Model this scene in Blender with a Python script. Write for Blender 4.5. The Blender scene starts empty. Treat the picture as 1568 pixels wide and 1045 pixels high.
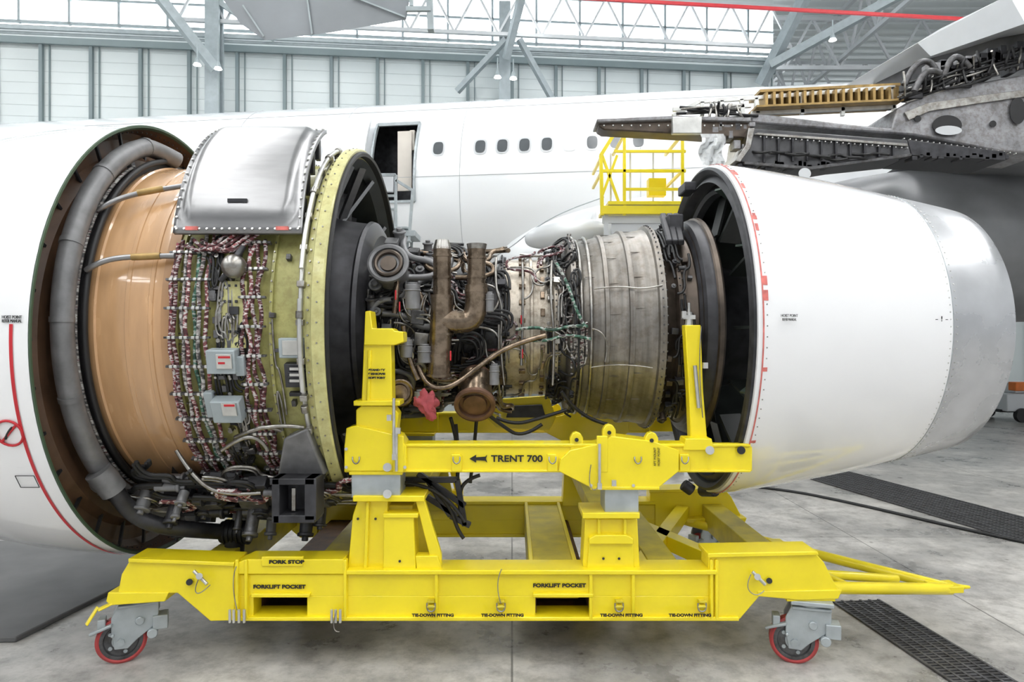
import bpy, bmesh, math, random
from mathutils import Vector, Matrix, noise
random.seed(7)
S=1045.33; CH=2.3
YC=5.9; ZC=2.42
sc=bpy.context.scene
sc.view_settings.view_transform='Standard'
sc.view_settings.exposure=0.12

# ---------- survey helpers (metres; camera height CH, facing +Y) ----------
def at(u,v,y): return Vector(((u-784)/S*y, y, CH+(522.5-v)/S*y))
def oc(u,v,R,zc=ZC):
    dx=(u-784)/S; dz=(522.5-v)/S; k=CH-zc
    a=1+dz*dz; b=-2*YC+2*dz*k; c=YC*YC+k*k-R*R
    disc=b*b-4*a*c
    t=(-b-math.sqrt(max(disc,0)))/(2*a)
    return Vector((dx*t,t,CH+dz*t))
def cyl(X,R,a,zc=ZC):
    a=math.radians(a); return Vector((X,YC-R*math.cos(a),zc+R*math.sin(a)))
def link(o,parent):
    sc.collection.objects.link(o)
    if parent: o.parent=parent
    return o
def root(name):
    e=bpy.data.objects.new(name,None); e.empty_display_size=.2
    sc.collection.objects.link(e); return e

# ---------- materials ----------
def nt(name):
    m=bpy.data.materials.new(name); m.use_nodes=True
    n=m.node_tree.nodes; l=m.node_tree.links
    return m,n,l,n['Principled BSDF']
def pm(name,col,rough=.4,metal=0,var=.15,scale=4,bump=0,coat=0,stretch=(1,1,1),detail=6,bscale=None,grime=0):
    m,n,l,b=nt(name)
    tc=n.new('ShaderNodeTexCoord'); mp=n.new('ShaderNodeMapping'); mp.inputs['Scale'].default_value=stretch
    l.new(tc.outputs['Object'],mp.inputs[0])
    no=n.new('ShaderNodeTexNoise'); no.inputs['Scale'].default_value=scale; no.inputs['Detail'].default_value=detail
    l.new(mp.outputs[0],no.inputs['Vector'])
    r=n.new('ShaderNodeValToRGB')
    e=r.color_ramp.elements
    e[0].position=.3; e[1].position=.7
    e[0].color=(*[c*(1-var) for c in col],1); e[1].color=(*[min(1,c*(1+var)) for c in col],1)
    l.new(no.outputs['Fac'],r.inputs[0]); last=r.outputs[0]
    if grime:
        g=n.new('ShaderNodeTexNoise'); g.inputs['Scale'].default_value=14; g.inputs['Detail'].default_value=8; g.inputs['Roughness'].default_value=.7
        l.new(tc.outputs['Object'],g.inputs['Vector'])
        gr=n.new('ShaderNodeValToRGB'); gr.color_ramp.elements[0].position=.40; gr.color_ramp.elements[1].position=.55
        k=1-grime; gr.color_ramp.elements[0].color=(k,k*.95,k*.9,1); gr.color_ramp.elements[1].color=(1,1,1,1)
        l.new(g.outputs['Fac'],gr.inputs[0])
        mx=n.new('ShaderNodeMix'); mx.data_type='RGBA'; mx.blend_type='MULTIPLY'; mx.inputs[0].default_value=1
        l.new(last,mx.inputs[6]); l.new(gr.outputs[0],mx.inputs[7]); last=mx.outputs[2]
    l.new(last,b.inputs['Base Color'])
    mr=n.new('ShaderNodeMapRange'); mr.inputs['To Min'].default_value=max(.02,rough-.1*min(1,var*4)); mr.inputs['To Max'].default_value=rough+.1*min(1,var*4)
    l.new(no.outputs['Fac'],mr.inputs['Value']); l.new(mr.outputs[0],b.inputs['Roughness'])
    b.inputs['Metallic'].default_value=metal
    b.inputs['Coat Weight'].default_value=coat; b.inputs['Coat Roughness'].default_value=.05
    if bump:
        bp=n.new('ShaderNodeBump'); bp.inputs['Strength'].default_value=bump; bp.inputs['Distance'].default_value=.01
        if bscale:
            n2=n.new('ShaderNodeTexNoise'); n2.inputs['Scale'].default_value=bscale; l.new(mp.outputs[0],n2.inputs['Vector']); l.new(n2.outputs['Fac'],bp.inputs['Height'])
        else: l.new(no.outputs['Fac'],bp.inputs['Height'])
        l.new(bp.outputs[0],b.inputs['Normal'])
    return m
def band(name,cols,zs=30,rough=.6):
    m,n,l,b=nt(name)
    tc=n.new('ShaderNodeTexCoord'); mp=n.new('ShaderNodeMapping'); mp.inputs['Scale'].default_value=(22,2,zs)
    l.new(tc.outputs['Object'],mp.inputs[0])
    no=n.new('ShaderNodeTexNoise'); no.inputs['Scale'].default_value=1; no.inputs['Detail'].default_value=1
    l.new(mp.outputs[0],no.inputs['Vector'])
    r=n.new('ShaderNodeValToRGB'); r.color_ramp.interpolation='CONSTANT'
    k=len(cols)
    r.color_ramp.elements[0].color=(*cols[0],1); r.color_ramp.elements[0].position=0
    r.color_ramp.elements[1].color=(*cols[1],1); r.color_ramp.elements[1].position=.42
    for i in range(2,k):
        e=r.color_ramp.elements.new(.42+.3*(i-1)/(k-1)); e.color=(*cols[i],1)
    l.new(no.outputs['Fac'],r.inputs[0]); l.new(r.outputs[0],b.inputs['Base Color'])
    b.inputs['Roughness'].default_value=rough
    return m
def emis(name,col,st):
    m,n,l,b=nt(name); b.inputs['Base Color'].default_value=(*col,1)
    b.inputs['Emission Color'].default_value=(*col,1); b.inputs['Emission Strength'].default_value=st
    return m
M={}
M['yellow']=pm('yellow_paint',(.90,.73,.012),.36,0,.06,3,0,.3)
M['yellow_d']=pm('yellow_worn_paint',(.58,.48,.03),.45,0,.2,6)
M['white']=pm('white_gloss_paint',(.88,.885,.90),.12,0,.015,2,0,.8)
M['fus']=pm('fuselage_white_paint',(.88,.90,.92),.2,0,.02,.6,0,.5)
M['tan']=pm('tan_composite',(.57,.335,.165),.26,0,.12,2.2,0,.8,(5,1,1))
M['tan2']=pm('tan_composite_dark',(.42,.23,.105),.3,0,.12,3,0,.6)
M['brown']=pm('brown_primer',(.13,.072,.042),.45,0,.35,5)
M['olive']=pm('olive_primer',(.43,.415,.15),.42,0,.14,6,0,.2,grime=.2)
M['ringy']=pm('yellow_green_primer',(.56,.54,.24),.4,0,.12,8,0,.2,grime=.15)
M['green']=pm('green_seal',(.05,.09,.05),.5,0,.1,5)
M['alu']=pm('brushed_aluminium',(.27,.27,.275),.33,.8,.14,2.5,.05,0,(1,1,5))
M['steel']=pm('steel',(.38,.37,.35),.32,.95,.25,8,grime=.3)
M['steel_l']=pm('light_steel',(.60,.60,.58),.32,.7,.15,8)
M['galv']=pm('galvanised_grey',(.42,.46,.48),.45,.4,.15,8)
M['duct']=pm('grey_duct_wrap',(.19,.19,.195),.45,.3,.25,9,.3)
M['mid']=pm('mid_grey_metal',(.12,.12,.125),.4,.5,.3,9,grime=.35)
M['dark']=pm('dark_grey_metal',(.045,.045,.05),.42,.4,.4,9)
M['black']=pm('black_rubber',(.012,.012,.013),.5,0,.3,9)
M['ti']=pm('titanium_case',(.235,.22,.20),.4,.7,.32,1.3,.08,0,(16,1.2,1.2),grime=.2)
M['ti_l']=pm('light_titanium_case',(.50,.45,.38),.42,.6,.2,3,.05,0,(4,2,2),grime=.35)
M['bronze']=pm('heat_tinted_pipe',(.24,.185,.135),.28,.85,.3,7,grime=.35)
M['bronze_d']=pm('dark_heat_tinted',(.10,.08,.065),.4,.7,.4,7)
M['rust']=pm('rusty_steel',(.13,.07,.045),.55,.4,.45,10)
M['brass']=pm('gold_anodised',(.36,.24,.09),.4,.5,.3,10)
M['fin']=pm('interior_dark_panel',(.022,.026,.024),.4,.2,.3,6)
M['blueg']=pm('blue_grey_paint',(.36,.41,.43),.45,.1,.1,6)
M['red']=pm('red_paint',(.55,.02,.03),.45,0,.1,6)
M['redw']=pm('red_polyurethane',(.42,.05,.05),.45,0,.25,6)
M['seal']=pm('pink_red_sealant',(.62,.16,.14),.5,0,.4,12)
M['rag']=pm('pink_cloth',(.33,.06,.07),.85,0,.3,12)
M['ink']=pm('black_ink',(.012,.012,.012),.5,0,0,2)
M['winglow']=pm('wing_shaded_grey',(.20,.205,.215),.35,.1,.15,1.5)  # grey has the shade under wing and belly put into its colour
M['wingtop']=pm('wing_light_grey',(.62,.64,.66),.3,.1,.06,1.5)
M['pylon']=pm('pylon_dark_metal',(.085,.085,.09),.4,.5,.45,3)
M['pylon_l']=pm('pylon_aluminium',(.30,.30,.315),.4,.25,.35,3,grime=.3)
M['h_pink']=band('harness_pink_braid',[(.07,.02,.025),(.22,.07,.075),(.60,.56,.54),(.30,.06,.07)],45)
M['h_grey']=band('harness_grey_braid',[(.05,.05,.05),(.22,.20,.19),(.50,.49,.47),(.10,.05,.05)],45)
M['h_green']=band('harness_green_braid',[(.02,.05,.035),(.05,.15,.10),(.35,.38,.35),(.06,.05,.05)],40)
M['h_dark']=band('harness_dark_red_braid',[(.04,.01,.012),(.12,.03,.035),(.45,.40,.40),(.03,.015,.015)],50)
M['mat']=pm('rubber_mat',(.10,.10,.10),.6,0,.2,4)
M['scuff']=pm('scuffed_nozzle_metal',(.52,.53,.55),.28,.6,.2,2.2,0,0,(1,1,1),10)

# ---------- mesh builders ----------
def finish(me,mat,smooth=True,ang=35):
    me.materials.append(mat)
    if smooth:
        for p in me.polygons: p.use_smooth=True
        try: me.set_sharp_from_angle(angle=math.radians(ang))
        except Exception: pass
def mk(name,verts,faces,mat,parent,smooth=True,bevel=0,ang=35,recalc=True):
    me=bpy.data.meshes.new(name); me.from_pydata([tuple(v) for v in verts],[],faces); me.update()
    if recalc:
        bm=bmesh.new(); bm.from_mesh(me); bmesh.ops.recalc_face_normals(bm,faces=bm.faces); bm.to_mesh(me); bm.free()
    finish(me,mat,smooth,ang)
    o=link(bpy.data.objects.new(name,me),parent)
    if bevel:
        b=o.modifiers.new('bevel','BEVEL'); b.width=bevel; b.segments=2; b.limit_method='ANGLE'; b.angle_limit=math.radians(40)
    return o
class Acc:
    def __init__(s): s.v=[]; s.f=[]
    def box(s,c,size,rot=None):
        c=Vector(c); b=len(s.v); x,y,z=[q/2 for q in size]
        for dx,dy,dz in [(-1,-1,-1),(1,-1,-1),(1,1,-1),(-1,1,-1),(-1,-1,1),(1,-1,1),(1,1,1),(-1,1,1)]:
            p=Vector((dx*x,dy*y,dz*z))
            if rot is not None: p=rot@p
            s.v.append(c+p)
        for f in [(0,3,2,1),(4,5,6,7),(0,1,5,4),(1,2,6,5),(2,3,7,6),(3,0,4,7)]: s.f.append([b+i for i in f])
    def rod(s,p0,p1,r0,r1=None,n=12,cap=True):
        p0=Vector(p0);p1=Vector(p1); r1=r0 if r1 is None else r1
        d=(p1-p0).normalized(); a=d.orthogonal().normalized(); c=d.cross(a); b=len(s.v)
        for p,r in ((p0,r0),(p1,r1)):
            for i in range(n):
                t=2*math.pi*i/n; s.v.append(p+a*r*math.cos(t)+c*r*math.sin(t))
        for i in range(n): j=(i+1)%n; s.f.append([b+i,b+j,b+n+j,b+n+i])
        if cap: s.f.append([b+i for i in range(n)][::-1]); s.f.append([b+n+i for i in range(n)])
    def beam(s,p0,p1,w,h,up=Vector((0,0,1))):
        p0=Vector(p0);p1=Vector(p1); d=(p1-p0); L=d.length; d.normalize()
        y=up.cross(d); 
        if y.length<1e-4: y=Vector((0,1,0))
        y.normalize(); z=d.cross(y)
        s.box((p0+p1)/2,(L,w,h),Matrix((d,y,z)).transposed())
    def prism(s,pts,y0,y1):
        b=len(s.v); n=len(pts)
        for y in (y0,y1):
            for x,z in pts: s.v.append(Vector((x,y,z)))
        s.f.append([b+i for i in range(n)]); s.f.append([b+n+i for i in range(n)][::-1])
        for i in range(n): j=(i+1)%n; s.f.append([b+i,b+n+i,b+n+j,b+j])
    def ball(s,c,r,n=10,m=6):
        c=Vector(c); b=len(s.v)
        for i in range(m+1):
            ph=math.pi*i/m
            for j in range(n):
                t=2*math.pi*j/n; s.v.append(c+Vector((r*math.sin(ph)*math.cos(t),r*math.sin(ph)*math.sin(t),r*math.cos(ph))))
        for i in range(m):
            for j in range(n): k=(j+1)%n; s.f.append([b+i*n+j,b+i*n+k,b+(i+1)*n+k,b+(i+1)*n+j])
    def onc(s,X,a,R,size,zc=ZC,twist=0):
        """box on a case: size=(axial,tangential,radial)"""
        ar=math.radians(a); c=cyl(X,R,a,zc)
        rad=Vector((0,-math.cos(ar),math.sin(ar))); tan=Vector((0,math.sin(ar),math.cos(ar))); ax=Vector((1,0,0))
        m=Matrix((ax,tan,rad)).transposed()
        if twist: m=m@Matrix.Rotation(math.radians(twist),3,'Z')
        s.box(c,size,m)
    def build(s,name,mat,parent,bevel=0,smooth=True,ang=35):
        if not s.v: return None
        return mk(name,s.v,s.f,mat,parent,smooth,bevel,ang)
def plate(name,uv,d,th,mat,parent,bevel=.006):
    pts=[at(u,v,d) for u,v in uv]
    a=Acc(); a.prism([(p.x,p.z) for p in pts],d,d+th); return a.build(name,mat,parent,bevel)
def rect(u0,v0,u1,v1): return [(u0,v0),(u1,v0),(u1,v1),(u0,v1)]
def lathe(name,prof,mat,parent,zc=ZC,seg=128,a0=-180,a1=180,ang=30,yc=YC):
    full=abs(a1-a0)>=359.9; n=seg; v=[]; f=[]
    k=n if full else n+1
    for X,R in prof:
        for i in range(k):
            a=math.radians(a0+(a1-a0)*i/n); v.append((X,yc-R*math.cos(a),zc+R*math.sin(a)))
    for j in range(len(prof)-1):
        for i in range(n):
            i2=(i+1)%k if full else i+1
            f.append([j*k+i,j*k+i2,(j+1)*k+i2,(j+1)*k+i])
    return mk(name,v,f,mat,parent,True,0,ang,recalc=False)
def tubes(name,paths,r,mat,parent,smooth=True,res=3):
    cu=bpy.data.curves.new(name,'CURVE'); cu.dimensions='3D'; cu.bevel_depth=r; cu.bevel_resolution=res; cu.use_fill_caps=True; cu.resolution_u=6
    for p in paths:
        rr=1
        if isinstance(p,tuple): p,rr=p
        if smooth and len(p)>2:
            sp=cu.splines.new('NURBS'); sp.points.add(len(p)-1); sp.order_u=3; sp.use_endpoint_u=True
        else:
            sp=cu.splines.new('POLY'); sp.points.add(len(p)-1)
        for q,c in zip(sp.points,p): q.co=(*c,1); q.radius=rr
        sp.use_smooth=True
    cu.materials.append(mat)
    return link(bpy.data.objects.new(name,cu),parent)
def text(name,s,p,size,mat,parent,width=None,rot=(math.pi/2,0,0),bold=.0):
    cu=bpy.data.curves.new(name,'FONT'); cu.body=s; cu.size=size; cu.extrude=.0015; cu.align_x='CENTER'; cu.align_y='CENTER'; cu.offset=bold
    cu.materials.append(mat)
    o=link(bpy.data.objects.new(name,cu),parent); o.location=p; o.rotation_euler=rot
    if width:
        bpy.context.view_layer.update(); w=o.dimensions.x
        if w>0: o.scale=(width/w,1,1)
    return o
def bolts(acc,X,R,n,r,h,a0=-180,a1=180,zc=ZC,radial=True):
    for i in range(n):
        a=a0+(a1-a0)*i/n
        if radial:
            acc.rod(cyl(X,R-.004,a,zc),cyl(X,R+h,a,zc),r,n=6)
        else:
            p=cyl(X,R,a,zc); acc.rod(p-Vector((h,0,0)),p+Vector((h,0,0)),r,n=6)

# =====================================================================
# HANGAR SHELL
# =====================================================================
m,n,l,b=nt('concrete_floor')
tc=n.new('ShaderNodeTexCoord')
n1=n.new('ShaderNodeTexNoise'); n1.inputs['Scale'].default_value=.8; n1.inputs['Detail'].default_value=10; n1.inputs['Roughness'].default_value=.68
n2=n.new('ShaderNodeTexNoise'); n2.inputs['Scale'].default_value=5; n2.inputs['Detail'].default_value=8; n2.inputs['Roughness'].default_value=.75
n3=n.new('ShaderNodeTexVoronoi'); n3.inputs['Scale'].default_value=2.2; n3.inputs['Randomness'].default_value=1
r1=n.new('ShaderNodeValToRGB'); e=r1.color_ramp.elements; e[0].position=.36; e[1].position=.62; e[0].color=(.25,.245,.235,1); e[1].color=(.58,.56,.525,1)
r2=n.new('ShaderNodeValToRGB'); e=r2.color_ramp.elements; e[0].position=.34; e[1].position=.55; e[0].color=(.6,.59,.58,1); e[1].color=(1,1,1,1)
r3=n.new('ShaderNodeValToRGB'); e=r3.color_ramp.elements; e[0].position=.02; e[1].position=.06; e[0].color=(.4,.38,.36,1); e[1].color=(1,1,1,1)
br=n.new('ShaderNodeTexBrick'); br.offset=0; br.inputs['Scale'].default_value=1; br.inputs['Brick Width'].default_value=4; br.inputs['Row Height'].default_value=4; br.inputs['Mortar Size'].default_value=.008
br.inputs['Color1'].default_value=(1,1,1,1); br.inputs['Color2'].default_value=(.9,.9,.9,1); br.inputs['Mortar'].default_value=(.4,.4,.4,1)
for q in (n1,n2,n3): l.new(tc.outputs['Object'],q.inputs['Vector'])
l.new(tc.outputs['Object'],br.inputs['Vector'])
l.new(n1.outputs['Fac'],r1.inputs[0]); l.new(n2.outputs['Fac'],r2.inputs[0]); l.new(n3.outputs['Distance'],r3.inputs[0])
prev=r1.outputs[0]
for o_ in (r2.outputs[0],r3.outputs[0],br.outputs['Color']):
    mx=n.new('ShaderNodeMix'); mx.data_type='RGBA'; mx.blend_type='MULTIPLY'; mx.inputs[0].default_value=1
    l.new(prev,mx.inputs[6]); l.new(o_,mx.inputs[7]); prev=mx.outputs[2]
l.new(prev,b.inputs['Base Color'])
mr=n.new('ShaderNodeMapRange'); mr.inputs['To Min'].default_value=.12; mr.inputs['To Max'].default_value=.5
l.new(n1.outputs['Fac'],mr.inputs['Value']); l.new(mr.outputs[0],b.inputs['Roughness'])
M['concrete']=m
a=Acc(); a.box((0,15,-.1),(70,64,.2)); a.build('floor',M['concrete'],None,smooth=False)

M['wall']=pm('wall_cladding',(.70,.75,.75),.5,.1,.04,.5)
M['rib']=pm('wall_rib',(.22,.27,.28),.5,.1,.05,2)
M['ceil']=pm('ceiling_deck',(.78,.82,.82),.6,0,.04,.5)
M['winlite']=emis('window_daylight',(.93,.97,1),4.0)
M['sky']=emis('skylight_daylight',(1,1,1),13.0)
W0=Vector((-30,19.55,0)); WD=Vector((.995,.101,0)); WN=Vector((.101,-.995,0))
def wp(t,z,o=0): return W0+WD*t+WN*o+Vector((0,0,z))
wrot=Matrix((WD,-WN,Vector((0,0,1)))).transposed()
T1=39.2
def wt(u): 
    k=(u-784)/S
    return (k*W0.y-W0.x)/(.995-k*.101)
a=Acc()
a.box(wp(T1/2,6,-.1),(T1,.2,12.1),wrot); a.box(wp(T1/2,14.2,-.1),(T1,.2,1.0),wrot)
a.build('wall_back',M['wall'],None,smooth=False)
a=Acc()
t=wt(65)%1.46
while t<T1:
    a.box(wp(t,5.8,.06),(.10,.12,11.6),wrot); a.box(wp(t+.22,5.8,.03),(.03,.05,11.6),wrot); t+=1.46
for z in (3.5,8.55,11.55): a.box(wp(T1/2,z,.12),(T1,.10,.07 if z<11 else .2),wrot)
a.build('trim_1',M['rib'],None,smooth=False)
a=Acc()
z=.5
while z<11.4: a.box(wp(T1/2,z,.003),(T1,.008,.015),wrot); z+=.35
a.build('trim_5',pm('cladding_groove',(.55,.6,.6),.5,0,.03,1),None,smooth=False)
a=Acc(); a.box(wp(T1/2,12.9,-.05),(T1,.04,1.6),wrot); a.build('window_1',M['winlite'],None,smooth=False)
a=Acc()
t=.3
while t<T1: a.box(wp(t,12.9,.03),(.07,.1,1.6),wrot); t+=1.46
for z in (12.15,12.9,13.68): a.box(wp(T1/2,z,.03),(T1,.1,.07),wrot)
a.build('trim_2',M['blueg'],None,smooth=False)
a=Acc(); a.box((9.05+6,36,7),(46,.3,14.6)); a.build('wall_far',M['wall'],None,smooth=False)
a=Acc(); 
for i in range(30): a.box((-6+i*1.5,35.8,7),(.1,.15,14))
for z in (4,8,11): a.box((15,35.75,z),(46,.15,.2))
a.build('trim_3',M['rib'],None,smooth=False)
a=Acc(); a.box((24,35.7,12.6),(26,.05,1.3)); a.build('window_3',M['winlite'],None,smooth=False)
a=Acc()
sky=Acc()
CZ=14.7
xs=[-35,-26,-24.4,-17,-15.4,-8,-6.4,1,2.6,9,10.6,17,18.6,35]
for i in range(len(xs)-1):
    w=xs[i+1]-xs[i]; cx=(xs[i]+xs[i+1])/2
    if i%2==0: a.box((cx,14,CZ+.1),(w,62,.2))
    else:
        y=-17
        while y<17:
            sky.box((cx,y+.75,CZ+.1),(w,1.5,.1)); a.box((cx,y+1.75,CZ+.1),(w,.5,.2)); y+=2
        a.box((cx,31,CZ+.1),(w,28,.2))
a.build('ceiling',M['ceil'],None,smooth=False)
sky.build('window_2',M['sky'],None,smooth=False)
a=Acc()
y=17
while y<36: a.box((0,y,CZ-.03),(70,.12,.06)); y+=.6
a.build('trim_4',M['ceil'],None,smooth=False)

tr=root('roof_truss')
a=Acc()
def truss(a,p0,p1,h,n,w=.14):
    p0=Vector(p0);p1=Vector(p1); up=Vector((0,0,h))
    a.beam(p0,p1,w,w); a.beam(p0+up,p1+up,w,w)
    for i in range(n):
        q0=p0.lerp(p1,i/n); q1=p0.lerp(p1,(i+.5)/n)+up; q2=p0.lerp(p1,(i+1)/n)
        a.beam(q0,q1,w*.6,w*.6); a.beam(q1,q2,w*.6,w*.6)
for y in (25,29,33): truss(a,(6,y,12.3),(34,y,12.3),1.8,14)
for x in (12,18,24): truss(a,(x,17,12.6),(x,35,12.6),1.7,10)
truss(a,wp(20,11.9,1.2),wp(T1,11.9,1.2),1.3,14,.11)
a.build('truss_members',M['wingtop'],tr,smooth=False)
col=root('hangar_column')
a=Acc()
for u,d,w in ((325,20.3,.42),(773,21.5,.36)):
    p=at(u,522,d); 
    a.box((p.x,d,6.5),(w,.08,13)); a.box((p.x,d+.3,6.5),(w,.08,13)); a.box((p.x,d+.15,6.5),(.08,.3,13))
a.beam(at(232,-20,19),at(330,106,20),.25,.25); a.beam(at(300,-20,20.3),at(420,60,20.5),.15,.15)
a.beam(at(775,60,21),at(700,140,21.6),.16,.16); a.beam(at(800,-10,20),at(775,90,21),.2,.2)
a.beam(at(795,60,21),at(850,160,21.5),.16,.16)
a.beam(at(1240,-20,21),at(1165,130,22.5),.3,.3); a.beam(at(1400,-20,20),at(1180,100,22),.22,.25)
a.build('column_steel',M['blueg'],col,smooth=False)
LP=((302,100,19.5),(334,106,19.5),(762,119,20.5),(786,121,20.5),(1275,62,20))
a=Acc()
for u,v,d in LP: 
    p=at(u,v,d); a.rod(p,p+Vector((0,0,.09)),.11,.06,n=14)
lr=root('high_bay_lamp'); a.build('lamp_glow',emis('lamp_glow',(1,1,.97),6),lr)
a=Acc()
for u,v,d in LP:
    p=at(u,v,d); a.rod(p+Vector((0,0,.05)),p+Vector((0,0,.22)),.09,.04,n=14); a.rod(p+Vector((0,0,.2)),p+Vector((0,0,.6)),.02,n=8)
a.build('lamp_housing',M['blueg'],lr)
cr=root('crane_rail'); a=Acc(); a.beam(at(760,-10,17),at(1600,36,15.5),.06,.07); a.build('rail',M['red'],cr,smooth=False)
a=Acc(); a.beam(at(-20,40,20),at(1180,92,22.4),.1,.1); a.beam(at(-20,48,20.1),at(1180,98,22.5),.07,.07); 
pr=root('wall_conduit'); a.build('conduit',M['blueg'],pr)

# =====================================================================
# FLOOR ITEMS
# =====================================================================
rm=root('rubber_mat'); a=Acc()
b0=[(-3.78,5.2),(-3.45,7.35),(-7.5,8.0),(-7.5,5.0)]
for z in (0.001,.045):
    for x,y in b0: a.v.append(Vector((x,y,z)))
a.f=[[3,2,1,0],[4,5,6,7],[0,1,5,4],[1,2,6,5],[2,3,7,6],[3,0,4,7]]
a.build('mat_slab',M['mat'],rm,bevel=.01)
fd=root('floor_drain_grate'); a=Acc(); g=Acc()
def grate(p0,p1,w,n,m):
    p0=Vector(p0);p1=Vector(p1); d=(p1-p0).normalized(); s=Vector((d.y,-d.x,0))
    L=(p1-p0).length; rot=Matrix((d,-s,Vector((0,0,1)))).transposed()
    a.box((p0+p1)/2+s*w/2+Vector((0,0,.004)),(L,w,.006),rot)
    for i in range(n): g.box(p0+d*(L*(i+.5)/n)+s*w/2+Vector((0,0,.011)),(L/n*.45,w,.008),rot)
    for i in range(m+1): g.box((p0+p1)/2+s*(w*i/m)+Vector((0,0,.013)),(L,.02,.01),rot)
grate((4.75,12.2,0),(6.0,7.0,0),-1.05,110,9)
grate((2.82,6.0,0),(3.05,3.6,0),-.42,60,5)
a.build('grate_bed',M['black'],fd,smooth=False); g.build('grate_bars',M['mid'],fd,smooth=False)
fc=root('floor_cable'); tubes('cable',[[(2.9,11.2,.02),(4.1,10.6,.02),(4.8,9.6,.02),(5.6,8.0,.02),(6.6,6.5,.02)]],.02,M['black'],fc)

# =====================================================================
# AIRLINER
# =====================================================================
fu=root('airliner_fuselage')
FA=math.radians(7.7); FD=Vector((math.cos(FA),-math.sin(FA),0)); FN=Vector((-math.sin(FA),-math.cos(FA),0)); FC=Vector((.3,19.1,6.1)); FR=2.82
def fp(s,phi,r=FR):
    p=math.radians(phi); return FC+FD*s+FN*(r*math.cos(p))+Vector((0,0,r*math.sin(p)))
def fs(u): return ((u-784)*.0157+.06)/.991
D0,D1=-3.42,-2.32
ss=[-30+i for i in range(0,27)]+[D0,-2.9,D1]+[-2+i for i in range(0,18)]
ss=sorted(set(ss)); ph=[-180+i*6 for i in range(61)]+[36.5,-8]; ph=sorted(set(ph)-{-6,36})
v=[];f=[]
for s_ in ss:
    for p_ in ph: v.append(fp(s_,p_))
k=len(ph)
for i in range(len(ss)-1):
    for j in range(k-1):
        if ss[i]>=D0-.01 and ss[i+1]<=D1+.01 and ph[j]>=-8.1 and ph[j+1]<=36.6: continue
        f.append([i*k+j,i*k+j+1,(i+1)*k+j+1,(i+1)*k+j])
mk('fuselage_skin',v,f,M['fus'],fu,True,0,30)
frot=Matrix((FD,-FN,Vector((0,0,1)))).transposed()
a=Acc()
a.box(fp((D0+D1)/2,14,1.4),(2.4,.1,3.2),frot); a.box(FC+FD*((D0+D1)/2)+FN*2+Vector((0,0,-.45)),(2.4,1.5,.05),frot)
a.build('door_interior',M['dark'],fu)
a=Acc()
a.box(fp(-2.70,17,2.45),(.36,.05,1.5),frot); a.box(fp(-2.52,30,2.5),(.12,.3,.5),frot)
a.build('cabin_partition',pm('cabin_panel',(.75,.70,.63),.5,0,.05,3),fu)
fr=Acc()
for s_ in (D0,D1):
    for j in range(-8,36,4): fr.beam(fp(s_,j,FR+.01),fp(s_,j+4,FR+.01),.05,.10,FN)
fr.beam(fp(D0,36.5),fp(D1,36.5),.08,.08); fr.beam(fp(D0,-8),fp(D1,-8),.08,.06)
fr.build('door_frame',M['galv'],fu)
v=[];f=[]
for s_ in (D0-.95,D0-.1):
    for j in range(12): v.append(fp(s_,-8+4*j,FR+.28)); 
    for j in range(12): v.append(fp(s_,-8+4*j,FR+.16))
for j in range(11):
    f+= [[j,j+1,24+j+1,24+j],[12+j,12+j+1,36+j+1,36+j],[j,j+1,13+j,12+j],[24+j,25+j,37+j,36+j]]
f+=[[0,12,36,24],[11,23,47,35]]
mk('door_1',v,f,M['fus'],fu,True,.02)
wa=Acc(); wb=Acc()
def oval(acc,s0,phi,w,h,r,n=20):
    b=len(acc.v); 
    for i in range(n):
        t=2*math.pi*i/n; c,s2=math.cos(t),math.sin(t)
        e=.65; x=abs(c)**e*math.copysign(1,c)*w/2; z=abs(s2)**e*math.copysign(1,s2)*h/2
        acc.v.append(fp(s0+x,phi+math.degrees(z/FR),r))
    acc.f.append([b+i for i in range(n)])
for u in (669,735,769,803,837,871,905,939,973):
    s0=fs(u)
    oval(wb,s0,19,.34,.44,FR+.006)
    if u!=871: oval(wa,s0,19,.25,.35,FR+.012)
for i in range(12): oval(wb,-4.9-i*.533,19,.34,.44,FR+.006); oval(wa,-4.9-i*.533,19,.235,.335,FR+.012)
wb.build('window_surrounds',M['wingtop'],fu); wa.build('window_panes',pm('cabin_window_glass',(.10,.11,.12),.15,0,.1,3),fu)
a=Acc()
for s_ in (-7.2,-4.3,-1.2,3.1,6.2):
    for j in range(-40,70,5): a.beam(fp(s_,j,FR+.002),fp(s_,j+5,FR+.002),.010,.010,FN)
for ph_ in (4,50): a.beam(fp(-12,ph_,FR+.002),fp(12,ph_,FR+.002),.008,.008,FN)
a.build('skin_joints',pm('skin_joint',(.42,.44,.46),.4),fu)
def ellipsoid(name,c,r,mat,parent,rot=None,nu=48,nv=24,pw=1):
    v=[];f=[]
    for i in range(nv+1):
        p=math.pi*i/nv
        for j in range(nu):
            t=2*math.pi*j/nu; q=Vector((r[0]*math.cos(p),r[1]*math.sin(p)**pw*math.cos(t),r[2]*math.sin(p)**pw*math.sin(t)))
            if rot: q=rot@q
            v.append(Vector(c)+q)
    for i in range(nv):
        for j in range(nu): k=(j+1)%nu; f.append([i*nu+j,i*nu+k,(i+1)*nu+k,(i+1)*nu+j])
    return mk(name,v,f,mat,parent,True,0,80)
ellipsoid('belly_fairing',(6.4,17.6,4.35),(7.2,3.3,2.0),M['fus'],fu,Matrix.Rotation(-FA,3,'Z'),pw=.8)
ellipsoid('shaded_belly_fairing',(10.3,14.6,4.35),(5.0,1.9,1.65),M['winglow'],fu,pw=.7)  # added grey body over the white belly; its colour paints the wing's shadow
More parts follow.
